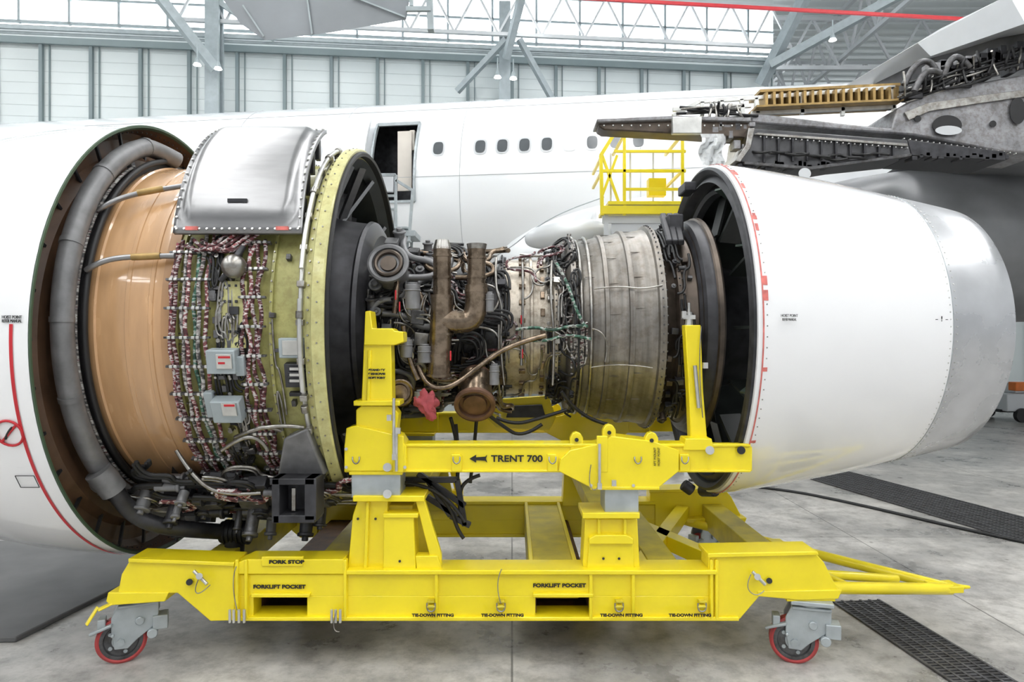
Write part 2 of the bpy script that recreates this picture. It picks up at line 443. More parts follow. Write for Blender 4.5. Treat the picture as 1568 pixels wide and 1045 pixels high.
tubes('fairing_joint',[[at(740,402,15.6),at(775,385,15.3),at(815,352,15.0),at(865,322,14.8),at(925,302,14.7)]],.012,M['galv'],fu)
ellipsoid('air_scoop_pod',at(866,359,13.6),(.82,.24,.27),M['wingtop'],fu,Matrix.Rotation(math.radians(-8),3,'Y'),32,20,.75)
a=Acc(); a.beam(at(880,360,13.6),at(900,330,15.2),.4,.2); a.build('air_scoop_mount',M['wingtop'],fu,.03)

# wing
wi=root('aircraft_wing')
def loft(name,secs,mat,parent,cap=True,ang=40):
    v=[];f=[];k=len(secs[0])
    for s_ in secs: v+= [Vector(p) for p in s_]
    for i in range(len(secs)-1):
        for j in range(k): j2=(j+1)%k; f.append([i*k+j,i*k+j2,(i+1)*k+j2,(i+1)*k+j])
    if cap: f.append(list(range(k))[::-1]); f.append([ (len(secs)-1)*k+i for i in range(k)])
    return mk(name,v,f,mat,parent,True,0,ang)
def wsec(y,x0,z0,ch,h):
    return [(x0,y,z0),(x0+.08*ch,y,z0+.3*h),(x0+.3*ch,y,z0+.55*h),(x0+ch,y,z0+.6*h),(x0+ch,y,z0-.35*h),(x0+.3*ch,y,z0-.5*h),(x0+.06*ch,y,z0-.3*h)]
loft('wing_box',[wsec(15.5,8.0,5.8,11,1.5),wsec(12,8.1,6.2,11,1.4),wsec(9.9,8.5,6.5,10,1.3)],M['winglow'],wi)
loft('leading_edge_slat',[
 [at(1290,134,13.5),at(1325,116,13.6),at(1380,90,13.8),at(1385,106,13.6),at(1340,128,13.4)],
 [at(1405,66,11.5),at(1440,44,11.7),at(1520,36,12),at(1500,74,11.6),at(1425,86,11.3)],
 [at(1545,-8,9.8),at(1590,-30,10),at(1700,-30,10.4),at(1680,44,10),at(1570,36,9.6)]],M['wingtop'],wi)
loft('fixed_leading_edge',[
 [at(1330,132,13.7),at(1385,108,13.8),at(1390,150,13.8),at(1340,165,13.7)],
 [at(1430,84,11.7),at(1500,76,11.9),at(1510,130,11.9),at(1440,140,11.7)],
 [at(1580,34,10.2),at(1680,30,10.4),at(1690,110,10.4),at(1590,100,10.2)]],M['pylon'],wi,ang=20)
# =====================================================================
# ENGINE PYLON
# =====================================================================
py=root('engine_pylon')
plate('pylon_beam',[(1150,196),(1390,214),(1396,238),(1300,248),(1240,258),(1140,250),(1128,246),(1146,222)],10,.8,M['pylon'],py,.02)
plate('pylon_nose',[(917,184),(1030,180),(1075,182),(1150,186),(1150,212),(1060,206),(925,199),(917,194)],10.05,.35,M['bronze_d'],py,.02)
plate('pylon_nose_skin',[(914,182),(1030,177),(1150,180),(1150,186),(1030,183),(914,187)],9.98,.5,M['pylon_l'],py,.01)
plate('pylon_aft',[(1150,172),(1300,190),(1365,196),(1374,166),(1400,150),(1440,138),(1500,126),(1580,112),(1600,236),(1530,232),(1400,207),(1300,200),(1150,188)],10.3,.9,M['pylon_l'],py,.03)
plate('pylon_aft_doubler',[(1385,172),(1420,158),(1500,146),(1580,136),(1584,146),(1500,158),(1424,170),(1392,184)],10.26,.03,M['steel'],py,.004)
plate('pylon_lower_aft',[(1390,214),(1540,232),(1540,246),(1396,238)],10,.8,M['dark'],py,.01)
plate('pylon_flange',[(1155,206),(1160,203),(1390,220),(1390,224)],9.95,.06,M['steel'],py,.004)
plate('pylon_lower_flange',[(1140,247),(1240,255),(1396,235),(1396,239),(1240,260),(1140,251)],9.95,.06,M['mid'],py,.004)
plate('pylon_front_cap',[(1146,196),(1156,196),(1150,226),(1134,248),(1126,246),(1142,222)],9.94,.9,M['steel'],py,.01)
a=Acc(); b2=Acc()
for u in range(1170,1390,22): a.beam(at(u,208+(u-1160)*.075,9.97),at(u,250-(u-1160)*.05,9.97),.03,.03)
for i in range(20):
    u=1130+i*7; b2.box(at(u,256+3*math.sin(i*1.3),10.1),(.05+.06*random.random(),.2,.05+.06*random.random()))
for i in range(16):
    u=1385+i*10; b2.box(at(u,242+3*math.sin(i*1.7),10.1),(.05+.04*random.random(),.2,.03+.05*random.random()))
a.build('pylon_stiffeners',M['dark'],py,.004); b2.build('pylon_fittings',M['dark'],py,.01)
a=Acc()
for i in range(26): p=at(1165+i*9,209+i*.7,9.94); a.rod(p,p+Vector((0,.05,0)),.010,n=8)
for i in range(20): p=at(1385+i*9,212+i*1.2,10.28); a.rod(p,p+Vector((0,.05,0)),.010,n=8)
for i in range(16): p=at(925+i*14,192+.0*i,10.03); a.rod(p,p+Vector((0,.05,0)),.012,n=8)
a.build('pylon_rivets',M['steel_l'],py)
def disc(acc,c,rx,rz,n=28,th=.01):
    b=len(acc.v)
    for y in (c.y,c.y-th):
        for i in range(n):
            t=2*math.pi*i/n; acc.v.append(Vector((c.x+rx*math.cos(t),y,c.z+rz*math.sin(t))))
    acc.f.append([b+n+i for i in range(n)]); acc.f.append([b+i for i in range(n)][::-1])
    for i in range(n): j=(i+1)%n; acc.f.append([b+i,b+j,b+n+j,b+n+i])
h=Acc(); disc(h,at(1450,192,10.27),.22,.15); disc(h,at(1558,170,10.27),.12,.2); disc(h,at(1405,182,10.27),.05,.05); disc(h,at(1520,190,10.27),.05,.05); h.build('access_holes',M['black'],py)
h=Acc(); disc(h,at(1452,200,10.255),.2,.07); disc(h,at(1232,266,9.9),.09,.08); h.build('access_cover',M['wingtop'],py)
a=Acc(); g=Acc(); 
plate('rib_bay_back',[(1158,148),(1366,136),(1366,168),(1158,174)],11.0,.05,M['dark'],py,0)
for i in range(18):
    u=1165+i*11.5; g.box(at(u,160-.5*i,10.6),(.04,.5,.2)); 
g.beam(at(1150,171,10.5),at(1370,161,10.5),.5,.03); g.beam(at(1155,148,10.7),at(1365,138,10.7),.5,.04)
g.build('leading_edge_ribs',M['brass'],py)
a=Acc()
for p,q in (((1030,178),(1070,156)),((1070,156),(1160,150)),((1160,150),(1370,134)),((1075,156),(1075,178)),((1105,154),(1105,178)),((1135,152),(1138,178)),((1158,150),(1160,174)),((1228,146),(1228,176)),((1290,142),(1290,178)),((1366,134),(1370,180)),((1030,168),(1150,162)),((1150,174),(1370,164))):
    a.beam(at(*p,10.45),at(*q,10.45),.05,.06)
a.build('open_frame',M['steel_l'],py,.004)
random.seed(11)
pa=[];pb=[]
def run(u,v,du,dv,n,d,j): return [at(u+du*k/n+random.uniform(-j,j),v+dv*k/n+random.uniform(-j,j),d+random.uniform(-.1,.1)) for k in range(n+1)]
for i in range(12): (pa if i%2 else pb).append(run(1032+random.uniform(0,20),164+i*3,random.uniform(60,110),random.uniform(-8,8),4,10.3,2.5))
for i in range(10): (pa if i%2 else pb).append(run(1075+random.uniform(0,60),158,random.uniform(-14,14),random.uniform(20,55),4,10.2,3))
for i in range(12): (pa if i%3==0 else pb).append(run(1376+random.uniform(0,20),156-i*2.2,random.uniform(120,190),-random.uniform(38,60),5,10.25,3))
for i in range(16): 
    u=1388+i*11.5; (pa if i%3==0 else pb).append(run(u,150-(u-1388)*.27,random.uniform(-8,14),-random.uniform(22,40),3,10.2,3))
for i in range(6): pb.append(run(1150+i*30,236+random.uniform(-5,5),60,random.uniform(-2,8),4,9.93,3))
tubes('pylon_pipes',pa,.016,M['steel'],py); tubes('pylon_harness',pb,.02,M['black'],py)
tubes('slat_track',[[at(1385,130,10.2),at(1396,104,10.2),at(1414,92,10.2),at(1430,98,10.2),at(1436,116,10.2)],[at(1400,140,10.1),at(1410,116,10.1),at(1426,106,10.1),at(1440,112,10.1)],[at(1445,118,10.2),at(1452,92,10.2),at(1470,84,10.2),at(1485,104,10.2)]],.045,M['mid'],py,res=5)
a=Acc(); a.box(at(1051,193,9.85),(.42,.1,.24)); a.build('pylon_label_plate',M['steel_l'],py,.01)
a=Acc(); c3=Acc()
for i in range(44):
    u=random.uniform(1385,1565); (a if i%3 else c3).box(at(u,146-(u-1385)*.28+random.uniform(-26,6),10.35),(random.uniform(.06,.22),.2,random.uniform(.06,.22)))
for i in range(14): c3.box(at(random.uniform(1090,1150),random.uniform(184,240),10.15),(random.uniform(.05,.14),.2,random.uniform(.05,.14)))
a.build('pylon_units',M['dark'],py,.01); c3.build('pylon_units_grey',M['pylon_l'],py,.01)
v=[];f=[]
for i in range(7):
    for j in range(9):
        p=at(1072+i*6+3*math.sin(j),205+j*6,9.6+.08*math.sin(i*2+j*1.3)); v.append(p)
for i in range(6):
    for j in range(8): f.append([i*9+j,i*9+j+1,(i+1)*9+j+1,(i+1)*9+j])
mk('protective_film',v,f,pm('clear_film',(.75,.77,.78),.2,0,.2,6,.5),py,True)

# overhead fairing top-left
of=root('wing_flap_fairing')
M['over']=pm('overhead_grey_paint',(.24,.26,.28),.4,.1,.1,1.5)
loft('fairing_body',[[at(335,-10,9),at(368,36,9),at(406,62,9),at(505,50,9),at(622,30,9),at(632,-30,9)],
                     [at(345,-60,11.5),at(378,0,11.5),at(410,26,11.5),at(500,18,11.5),at(600,0,11.5),at(620,-70,11.5)]],M['over'],of,ang=20)
a=Acc(); a.beam(at(657,-20,9),at(660,48,9),.12,.08); a.beam(at(630,-20,9),at(630,10,9),.06,.05); a.beam(at(622,14,8.95),at(660,14,8.95),.05,.06)
a.beam(at(372,8,8.97),at(404,56,8.97),.02,.02); a.beam(at(470,-5,8.97),at(478,52,8.97),.02,.02); a.beam(at(540,-5,8.97),at(620,26,8.97),.02,.02)
p=at(490,-10,9.6); a.box((p.x,10,(p.z+14.7)/2),(.3,.3,14.7-p.z)); p=at(657,-20,9); a.box((p.x,9,(p.z+14.7)/2),(.12,.08,14.7-p.z))
a.build('fairing_strut',M['blueg'],of)

# =====================================================================
# ACCESS PLATFORMS
# =====================================================================
ap=root('access_platform')
a=Acc()
def bm2(a,pts,w,dd): 
    for i in range(len(pts)-1): a.beam(at(*pts[i],dd),at(*pts[i+1],dd),w,w)
for dd in (11.6,12.8):
    bm2(a,[(922,330),(920,238),(940,206),(1040,206)],.06,dd); bm2(a,[(956,330),(956,206)],.05,dd); bm2(a,[(1045,330),(1045,206)],.05,dd)
    bm2(a,[(922,262),(1050,262)],.05,dd); bm2(a,[(940,232),(1050,232)],.045,dd); bm2(a,[(956,290),(1050,290)],.045,dd)
    bm2(a,[(922,238),(948,312)],.045,dd); bm2(a,[(922,300),(945,238)],.045,dd)
for u,v_ in ((922,238),(956,206),(1045,206),(1045,262),(922,262)): a.beam(at(u,v_,11.6),at(u,v_,11.6)+Vector((0,1.3,0)),.045,.045)
a.beam(at(922,322,11.6),at(1062,322,11.6),.08,.14); a.box(at(990,322,12.2),(1.55,1.3,.06))
a.box(at(1005,288,11.9),(.3,.2,.3))
a.build('platform_frame',M['yellow'],ap,.004)
a=Acc()
for u in (928,1050):
    for yy in (11.7,12.8): p=at(u,330,yy); a.box((p.x,yy,p.z/2),(.07,.07,p.z))
a.beam(at(922,337,11.7),at(1060,337,11.7),.06,.12); a.beam((at(928,330,11.7).x,11.7,.3),(at(1050,330,11.7).x,11.7,3.6),.05,.05)
a.box(at(990,352,12.2),(1.4,1.0,.3))
for u in (935,965,1000,1030): a.beam(at(u,318,12.9),at(u,235,12.9),.05,.03)
a.build('platform_legs',M['wingtop'],ap)
dl=root('door_access_steps')
a=Acc()
for dd in (14.6,15.4):
    bm2(a,[(580,372),(580,268),(606,268)],.06,dd); bm2(a,[(606,268),(606,372)],.06,dd); bm2(a,[(606,276),(632,292),(626,372)],.06,dd)
    bm2(a,[(580,300),(606,300)],.05,dd); bm2(a,[(580,320),(606,320)],.04,dd)
a.box(at(612,362,15.0),(.8,.9,.12)); 
for i in range(5): a.box(at(600+i*4,350-i*2,14.6)+Vector((0,0,-.3*i)),(.7,.25,.04))
for u in (584,626):
    p=at(u,360,15.0); a.box((p.x,14.8,p.z/2),(.06,.06,p.z)); a.box((p.x,15.4,p.z/2),(.06,.06,p.z))
a.build('steps_frame',M['galv'],dl,.004)
a=Acc(); a.box(at(596,340,14.9),(.3,.6,.42)); a.box(at(592,282,15.3),(.3,.1,.36)); a.build('steps_panels',M['wingtop'],dl,.01)

# =====================================================================
# INLET COWL
# =====================================================================
ZI=2.31
ic=root('engine_inlet_cowl')
lathe('outer_skin',[(-2.935,1.745),(-2.93,1.77),(-3.2,1.765),(-3.6,1.73),(-4.0,1.66),(-4.35,1.55),(-4.6,1.42),(-4.72,1.31),(-4.75,1.22),(-4.7,1.15),(-4.5,1.1),(-4.0,1.12),(-3.2,1.2),(-2.95,1.24)],M['white'],ic,zc=ZI,ang=50)
lathe('edge_seal',[(-2.925,1.772),(-2.918,1.768),(-2.918,1.752),(-2.94,1.738),(-2.97,1.735)],M['green'],ic,zc=ZI)
lathe('aft_bulkhead',[(-2.94,1.737),(-3.1,1.715),(-3.13,1.66),(-3.12,1.55),(-3.06,1.5),(-3.06,1.42),(-3.12,1.38),(-3.12,1.26),(-2.95,1.25)],M['brown'],ic,zc=ZI)
a=Acc()
bolts(a,-2.985,1.725,150,.006,-.012,zc=ZI)
for i in range(30): 
    an=i*12; a.onc(-3.09,an,1.6,(.02,.02,.22),zc=ZI)
a.build('bulkhead_fasteners',M['dark'],ic)
lathe('red_stripe',[(-3.02,1.773),(-3.042,1.773)],M['red'],ic,zc=ZI,a0=-78,a1=3)
c=oc(14,664,1.773,ZI); 
ang0=math.degrees(math.asin((c.z-ZI)/1.773)); X0=c.x
pp=[cyl(X0+.085*math.cos(t/24*2*math.pi),1.775,ang0+math.degrees(.085*math.sin(t/24*2*math.pi)/1.77),ZI) for t in range(25)]
tubes('no_step_symbol',[pp,[pp[3],pp[15]]],.008,M['red'],ic,smooth=False)
tubes('step_glyph',[[cyl(X0-.03,1.776,ang0-1.2,ZI),cyl(X0+.0,1.776,ang0+.5,ZI),cyl(X0+.03,1.776,ang0+1.3,ZI)]],.008,M['ink'],ic)
for s_,u,v_ in (('HOIST POINT',18,486),('REFER MANUAL',18,492)):
    c=oc(u,v_,1.776,ZI); text('hoist_label',s_,c,.028,M['ink'],ic,.12)
a=Acc(); c=oc(42,738,1.773,ZI); 
an=math.degrees(math.asin((c.z-ZI)/1.773)); 
for dx in (-.06,.06): a.onc(c.x+dx,an,1.774,(.004,.1,.003),zc=ZI)
for s2 in (-1,1): a.onc(c.x,an+s2*1.6,1.774,(.12,.004,.003),zc=ZI)
a.build('panel_outline',M['dark'],ic)

# =====================================================================
# ENGINE
# =====================================================================
en=root('turbofan_engine')
lathe('front_flange',[(-2.96,1.28),(-2.9,1.30),(-2.9,1.37),(-2.87,1.375),(-2.85,1.37),(-2.85,1.30)],M['black'],en)
lathe('fan_case_composite',[(-2.86,1.325),(-2.80,1.335),(-2.79,1.323),(-2.60,1.326),(-2.595,1.332),(-2.57,1.332),(-2.565,1.326),(-2.44,1.328),(-2.435,1.334),(-2.41,1.334),(-2.405,1.328),(-2.30,1.33),(-2.28,1.325)],M['tan'],en,ang=20,seg=192)
lathe('fan_case_overlap',[(-2.345,1.325),(-2.345,1.345),(-2.27,1.345),(-2.27,1.31)],M['tan2'],en)
lathe('fan_case_metal',[(-2.28,1.33),(-2.24,1.33),(-2.24,1.30),(-2.12,1.30),(-2.12,1.33),(-2.10,1.33),(-2.10,1.305),(-1.95,1.31),(-1.95,1.345),(-1.92,1.345),(-1.92,1.31),(-1.80,1.315),(-1.80,1.335),(-1.78,1.335),(-1.78,1.315),(-1.62,1.32),(-1.62,1.35),(-1.60,1.35),(-1.60,1.325),(-1.34,1.34)],M['olive'],en)
lathe('rear_ring',[(-1.36,1.34),(-1.36,1.43),(-1.34,1.44),(-1.31,1.44),(-1.31,1.47),(-1.30,1.485),(-1.23,1.485),(-1.22,1.475),(-1.22,1.435),(-1.25,1.43),(-1.25,1.405)],M['ringy'],en)
lathe('rear_ring_seal',[(-1.25,1.46),(-1.205,1.462),(-1.195,1.45),(-1.20,1.425),(-1.25,1.42)],M['black'],en)
a=Acc(); bolts(a,-1.335,1.44,110,.007,.012); bolts(a,-2.22,1.335,120,.007,.012); bolts(a,-1.61,1.35,120,.006,.012); bolts(a,-1.935,1.345,120,.006,.012)
bolts(a,-1.265,1.483,70,.006,.008)
a.build('case_bolts',M['steel'],en)
lathe('fan_exit_duct',[(-1.24,1.405),(-1.32,1.33),(-1.5,1.30),(-1.72,1.285),(-1.74,.84)],M['fin'],en)
lathe('core_fairing',[(-1.74,.86),(-1.5,.91),(-1.47,.925),(-1.44,.91),(-1.2,.88),(-1.18,.90),(-1.15,.89),(-1.12,.84),(-1.10,.78),(-1.12,.72),(-1.12,.5)],M['dark'],en)
a=Acc()
for i in range(44): 
    an=i*360/44; a.onc(-1.6,an,1.1,(.2,.012,.42),twist=25)
a.build('outlet_guide_vanes',M['mid'],en)
a=Acc()
for an in (12,-36,95,140,180,-95,-140,62):
    p0=cyl(-1.5,.92,an); a.beam(p0,cyl(-1.28,1.36,an-8),.07,.03); a.beam(p0,cyl(-1.28,1.36,an+8),.07,.03)
a.build('a_frame_struts',M['alu'],en)

# aluminium electronics cover on the case
def rr(t): return 1.48+.15*t
v=[];f=[]; NU,NV=28,28
def panel_pt(s,t,off=0):
    X=-2.26+ .86*s - .08*t; th=24+50*t
    return cyl(X,rr(t)+off,th)
for s_ in range(NU+1):
    for t_ in range(NV+1):
        s=s_/NU;t=t_/NV
        dx=min(s,1-s); dy=min(t,1-t)
        r_=.12; 
        if dx<r_+.05 and dy<r_+.05: ed=r_+.05-math.hypot(r_+.05-dx,r_+.05-dy)
        else: ed=min(dx,dy)
        off=.0 if ed<.05 else (.045 if ed>.09 else .045*(ed-.05)/.04)
        v.append(panel_pt(s,t,off))
for i in range(NU):
    for j in range(NV):
        f.append([i*(NV+1)+j,i*(NV+1)+j+1,(i+1)*(NV+1)+j+1,(i+1)*(NV+1)+j])
o=mk('cover_panel',v,f,M['alu'],en,True,0,60)
so=o.modifiers.new('s','SOLIDIFY'); so.thickness=.03; so.offset=-1
a=Acc()
for k in range(17):
    s=(k+.5)/17
    for t in (.02,.98): a.rod(panel_pt(s,t),panel_pt(s,t,.010),.008,n=8)
    for ss_ in (.02,.98): a.rod(panel_pt(ss_,s),panel_pt(ss_,s,.010),.008,n=8)
a.build('cover_fasteners',M['steel_l'],en)
a=Acc()
for k in range(4):
    for s in (.03,.97): a.box(panel_pt(s,.2+.2*k,-.1),(.03,.05,.16))
a.box(panel_pt(.5,.16,.05),(.13,.015,.025)); a.build('cover_brackets',M['dark'],en)
a=Acc()
for s in (.15,.85): a.box(panel_pt(s,.02,.01),(.08,.02,.025))
a.build('cover_tags',M['seal'],en)

pts=[cyl(-2.80,1.40,82)]+[cyl(-2.9,1.50,x) for x in range(74,-60,-8)]+[cyl(-2.84,1.52,-64),cyl(-2.74,1.54,-70)]
tubes('bleed_duct',[pts],.070,M['duct'],en,res=6)
a=Acc()
for an in (70,45,20,0,-20,-45):
    p=cyl(-2.9,1.50,an); q=cyl(-2.9,1.50,an+1.4); a.rod(p,q,.0735,n=24)
for an in (60,5,-30): a.onc(-2.9,an,1.42,(.04,.05,.12))
a.build('duct_clamps',M['duct'],en)
tubes('black_conduit',[[cyl(-2.83,1.385,x) for x in range(76,-62,-6)]],.022,M['black'],en)
tubes('black_conduit_2',[[cyl(-2.88,1.40,x) for x in range(60,-80,-6)]],.012,M['h_grey'],en)
tubes('starter_duct',[[oc(168,735,1.56),oc(180,760,1.62),oc(205,790,1.68),oc(240,805,1.72),oc(290,812,1.72),oc(345,815,1.70)]],.06,M['dark'],en,res=6)
a=Acc(); a.ball(oc(160,735,1.55),.10,16,10); a.rod(oc(150,722,1.55),oc(175,752,1.6),.09,n=20); a.build('duct_valve',M['duct'],en)

tubes('crossing_pipes',[[oc(150,322,1.42),oc(165,312,1.45),oc(195,300,1.42),oc(240,291,1.40),oc(292,283,1.40)],
    [oc(132,414,1.42),oc(145,405,1.45),oc(172,396,1.42),oc(210,393,1.40),oc(268,392,1.40)]],.019,M['alu'],en)
tubes('pipe_sleeves',[[oc(210,296,1.420),oc(250,289,1.402)],[oc(202,394,1.405),oc(246,392,1.402)]],.024,M['brass'],en)

# harness bundles
random.seed(3)
def arc(X,R,a0,a1,n=20,wx=.008,wr=.006,ph=0):
    return [cyl(X+wx*math.sin(ph+i*1.1),R+wr*math.sin(ph*2+i*1.9),a0+(a1-a0)*i/n) for i in range(n+1)]
G={'h_pink':[],'h_grey':[],'h_green':[],'h_dark':[]}
XS=[-2.265,-2.235,-2.185,-2.155,-2.105,-2.075,-2.03]
for i,X in enumerate(XS): G[['h_pink','h_dark','h_grey','h_pink','h_green','h_grey','h_pink'][i]].append(arc(X,1.375+.012*(i%2),24+random.uniform(-2,3),-58-random.uniform(0,12),30,ph=i))
for i in range(4):
    X=-1.78+.037*i; G[['h_dark','h_pink','h_dark','h_dark'][i]].append(arc(X,1.38+.012*(i%2),24,-50-random.uniform(0,14),28,.018,.008,ph=i*2))
for i in range(5):
    G['h_pink' if i%2 else 'h_dark'].append([cyl(-2.2+.05*i,1.40,22+2*math.sin(i)),cyl(-2.1+.06*i,1.43,19),cyl(-1.98+.05*i,1.43,22),cyl(-1.9+.05*i,1.42,26)])
for k in range(6):
    x0=-2.5+.05*k; G[['h_pink','h_grey','h_dark'][k%3]].append([cyl(x0-.1,1.42,-52-k*1.5),cyl(x0+.1,1.47,-57-k),cyl(x0+.4,1.5,-60+k*.5),cyl(x0+.75,1.48,-56-k),cyl(x0+1.0,1.45,-62+k)])
for k,vv in G.items(): tubes('harness_'+k,vv,.0135,M[k],en,res=2)
a=Acc()
for an in range(20,-62,-8):
    a.onc(-2.15,an,1.385,(.30,.014,.03)); a.onc(-1.72,an+3,1.39,(.18,.014,.03))
a.build('harness_clamp_bars',M['mid'],en)
a=Acc()
for an in range(20,-62,-8):
    for X in XS: a.onc(X,an,1.398,(.022,.020,.018))
    for i in range(4): a.onc(-1.78+.037*i,an+3,1.402,(.024,.020,.018))
a.build('harness_clamps',M['steel_l'],en,.003)

def ang_of(p,zc=ZC): return math.degrees(math.atan2(p.z-zc,YC-p.y))
def onbox(acc,u0,v0,u1,v1,R,dep):
    p=oc((u0+u1)/2,(v0+v1)/2,R); dpt=p.y; acc.onc(p.x,ang_of(p),R,((u1-u0)/S*dpt,(v1-v0)/S*dpt*1.03,dep))
a=Acc(); onbox(a,338,432,378,532,1.35,.02); a.build('access_plate',M['ringy'],en,.004)
a=Acc()
for uu in (344,352,362,374):
    for vv in (438,462,486,508,527): onbox(a,uu-2,vv-2,uu+2,vv+2,1.365,.02)
onbox(a,352,470,366,482,1.365,.03); a.build('plate_bolts',M['dark'],en,.002)
a=Acc(); onbox(a,320,535,364,571,1.42,.10); onbox(a,328,609,372,645,1.43,.10); onbox(a,428,518,468,548,1.37,.05); onbox(a,316,598,330,640,1.40,.05)
onbox(a,362,545,376,575,1.40,.06); a.build('electronic_boxes',M['blueg'],en,.008)
a=Acc(); onbox(a,331,543,355,565,1.478,.012); onbox(a,340,617,362,638,1.488,.012); onbox(a,432,522,464,544,1.40,.006); a.build('box_labels',M['steel_l'],en,.002)
a=Acc(); onbox(a,334,546,352,549,1.486,.006); onbox(a,343,620,359,623,1.496,.006);onbox(a,334,555,344,558,1.486,.006); a.build('box_label_print',M['red'],en)
a=Acc(); onbox(a,438,556,472,592,1.37,.06); onbox(a,444,600,470,606,1.37,.04); 
for i in range(4): onbox(a,442,562+7*i,468,565+7*i,1.405,.03)
a.build('connector_block',M['dark'],en,.004)
a=Acc()
for i in range(3): onbox(a,444,563+9*i,466,567+9*i,1.42,.02)
a.build('connector_pins',M['steel_l'],en)
a=Acc(); a.ball(oc(358,408,1.45),.08,20,14); a.build('pressure_bottle',M['steel'],en)
a=Acc(); a.rod(oc(338,430,1.40),oc(352,414,1.43),.02); a.rod(oc(358,400,1.45),oc(372,378,1.42),.022); a.build('bottle_fittings',M['dark'],en)
random.seed(21)
def walk(X,an,Rf,n,dx,da,off,par=1,gap=.022):
    axes=[]; X0=X; a0=an; pts=[(X,an,off)]; ax=random.random()<.5
    for i in range(n):
        if ax: X+=random.choice((-1,1))*random.uniform(.4,1)*dx
        else: an+=random.choice((-1,1))*random.uniform(.4,1)*da
        ax=not ax
        pts.append((X,an,off+random.uniform(-.01,.015)))
    return [[cyl(x+gap*k,Rf(x)+o,q+math.degrees(gap*k/Rf(x))) for x,q,o in pts] for k in range(par)]
RF=lambda X:1.34
A1=[]
for i in range(8): A1+=walk(random.uniform(-1.98,-1.85),random.uniform(-55,24),RF,4,.08,14,.03,2)
for i in range(4): A1+=walk(random.uniform(-1.60,-1.50),random.uniform(-55,24),RF,3,.05,16,.02,1)
tubes('case_small_pipes',A1,.008,M['steel'],en,res=2)
A1=[]
for i in range(9): A1+=walk(random.uniform(-2.0,-1.84),random.uniform(-55,24),RF,4,.07,14,.03,2)
tubes('case_small_cables',A1,.009,M['black'],en,res=2)
a=Acc()
for i in range(34): a.onc(random.uniform(-2.0,-1.84),random.uniform(-58,22),1.355,(random.uniform(.02,.06),random.uniform(.02,.07),random.uniform(.03,.06)))
for i in range(8): a.onc(random.uniform(-1.60,-1.42),random.uniform(-50,22),1.35,(random.uniform(.02,.05),random.uniform(.02,.05),.04))
a.build('case_brackets',M['mid'],en,.003)
a=Acc()
for i in range(30): 
    X=random.uniform(-2.0,-1.84); an=random.uniform(-58,22); a.rod(cyl(X,1.34,an),cyl(X,1.39,an),random.uniform(.008,.018),n=8)
a.build('case_fittings',M['steel'],en)
tubes('ring_pipe',[[cyl(-1.38,1.47,x) for x in range(74,10,-5)],[cyl(-1.38,1.47,x) for x in range(6,-22,-4)],[cyl(-1.39,1.42,x) for x in range(60,-70,-6)]],.017,M['steel_l'],en)
a=Acc()
for an in range(70,-60,-10): a.onc(-1.38,an,1.44,(.05,.04,.07))
for an in (72,60,40,3,-22): a.rod(cyl(-1.38,1.47,an),cyl(-1.38,1.47,an-2),.025)
a.build('ring_pipe_clips',M['steel'],en,.004)

# accessory gearbox & bottom units
random.seed(5)
lathe('gearbox_saddle',[(-2.5,1.36),(-2.48,1.46),(-1.5,1.48),(-1.45,1.36)],M['dark'],en,a0=-105,a1=-50,seg=30)
a=Acc(); b3=Acc(); c3=Acc()
for i in range(34):
    X=random.uniform(-2.7,-1.4); an=random.uniform(-76,-48)
    t=(a,b3,c3)[i%3]; t.onc(X,an,random.uniform(1.42,1.54),(random.uniform(.07,.2),random.uniform(.06,.18),random.uniform(.06,.2)),twist=random.uniform(-8,8))
for i in range(36):
    X=random.uniform(-2.7,-1.4); an=random.uniform(-76,-48); R=random.uniform(1.45,1.60); p=cyl(X,R,an); L=random.uniform(.07,.2); r=random.uniform(.025,.06)
    t=(a,b3,c3)[i%3]; q=p+(Vector((L,0,0)) if i%2 else cyl(0,L,an)-cyl(0,0,an)); t.rod(p,q,r,n=18); t.rod(p.lerp(q,.88),p.lerp(q,1.02),r*1.25,n=18); t.rod(q,q+(q-p)*.2,r*.5,n=10)
a.build('gearbox_units_dark',M['mid'],en,.006); b3.build('gearbox_units_black',M['dark'],en,.006); c3.build('gearbox_units_steel',M['duct'],en,.006)
a=Acc(); p=oc(340,815,1.70); a.rod(p,p+Vector((.22,0,0)),.085,n=28)
for k in range(6): a.rod(p+Vector((.03+.035*k,0,0)),p+Vector((.045+.035*k,0,0)),.098,n=28)
a.rod(p+Vector((.1,0,-.05)),p+Vector((.1,0,-.17)),.075,n=24); a.build('air_starter',M['black'],en)
a=Acc(); 
p=[oc(434,672,1.50),oc(470,657,1.50),oc(498,728,1.55),oc(424,732,1.55)]
q=[x+Vector((0,.25,.02)) for x in p]; a.v=p+q; a.f=[[0,1,2,3],[7,6,5,4],[0,4,5,1],[1,5,6,2],[2,6,7,3],[3,7,4,0]]; a.build('drain_funnel',M['duct'],en,.015)
a=Acc(); 
for (u0,v0,u1,v1) in ((415,732,484,742),(418,732,430,800),(468,732,486,796),(420,788,484,800)): 
    p0=at(u0,v0,4.62); p1=at(u1,v1,4.62); a.box(((p0.x+p1.x)/2,4.69,(p0.z+p1.z)/2),(p1.x-p0.x,.2,p0.z-p1.z))
p=at(450,765,4.80); a.box(p,(.2,.05,.24)); a.build('vent_frame',M['dark'],en,.006)
a=Acc(); p0=at(450,765,4.68); a.box(p0,(.03,.02,.16)); a.build('vent_grille',M['steel'],en,.004)
A1=[];A2=[];A3=[]
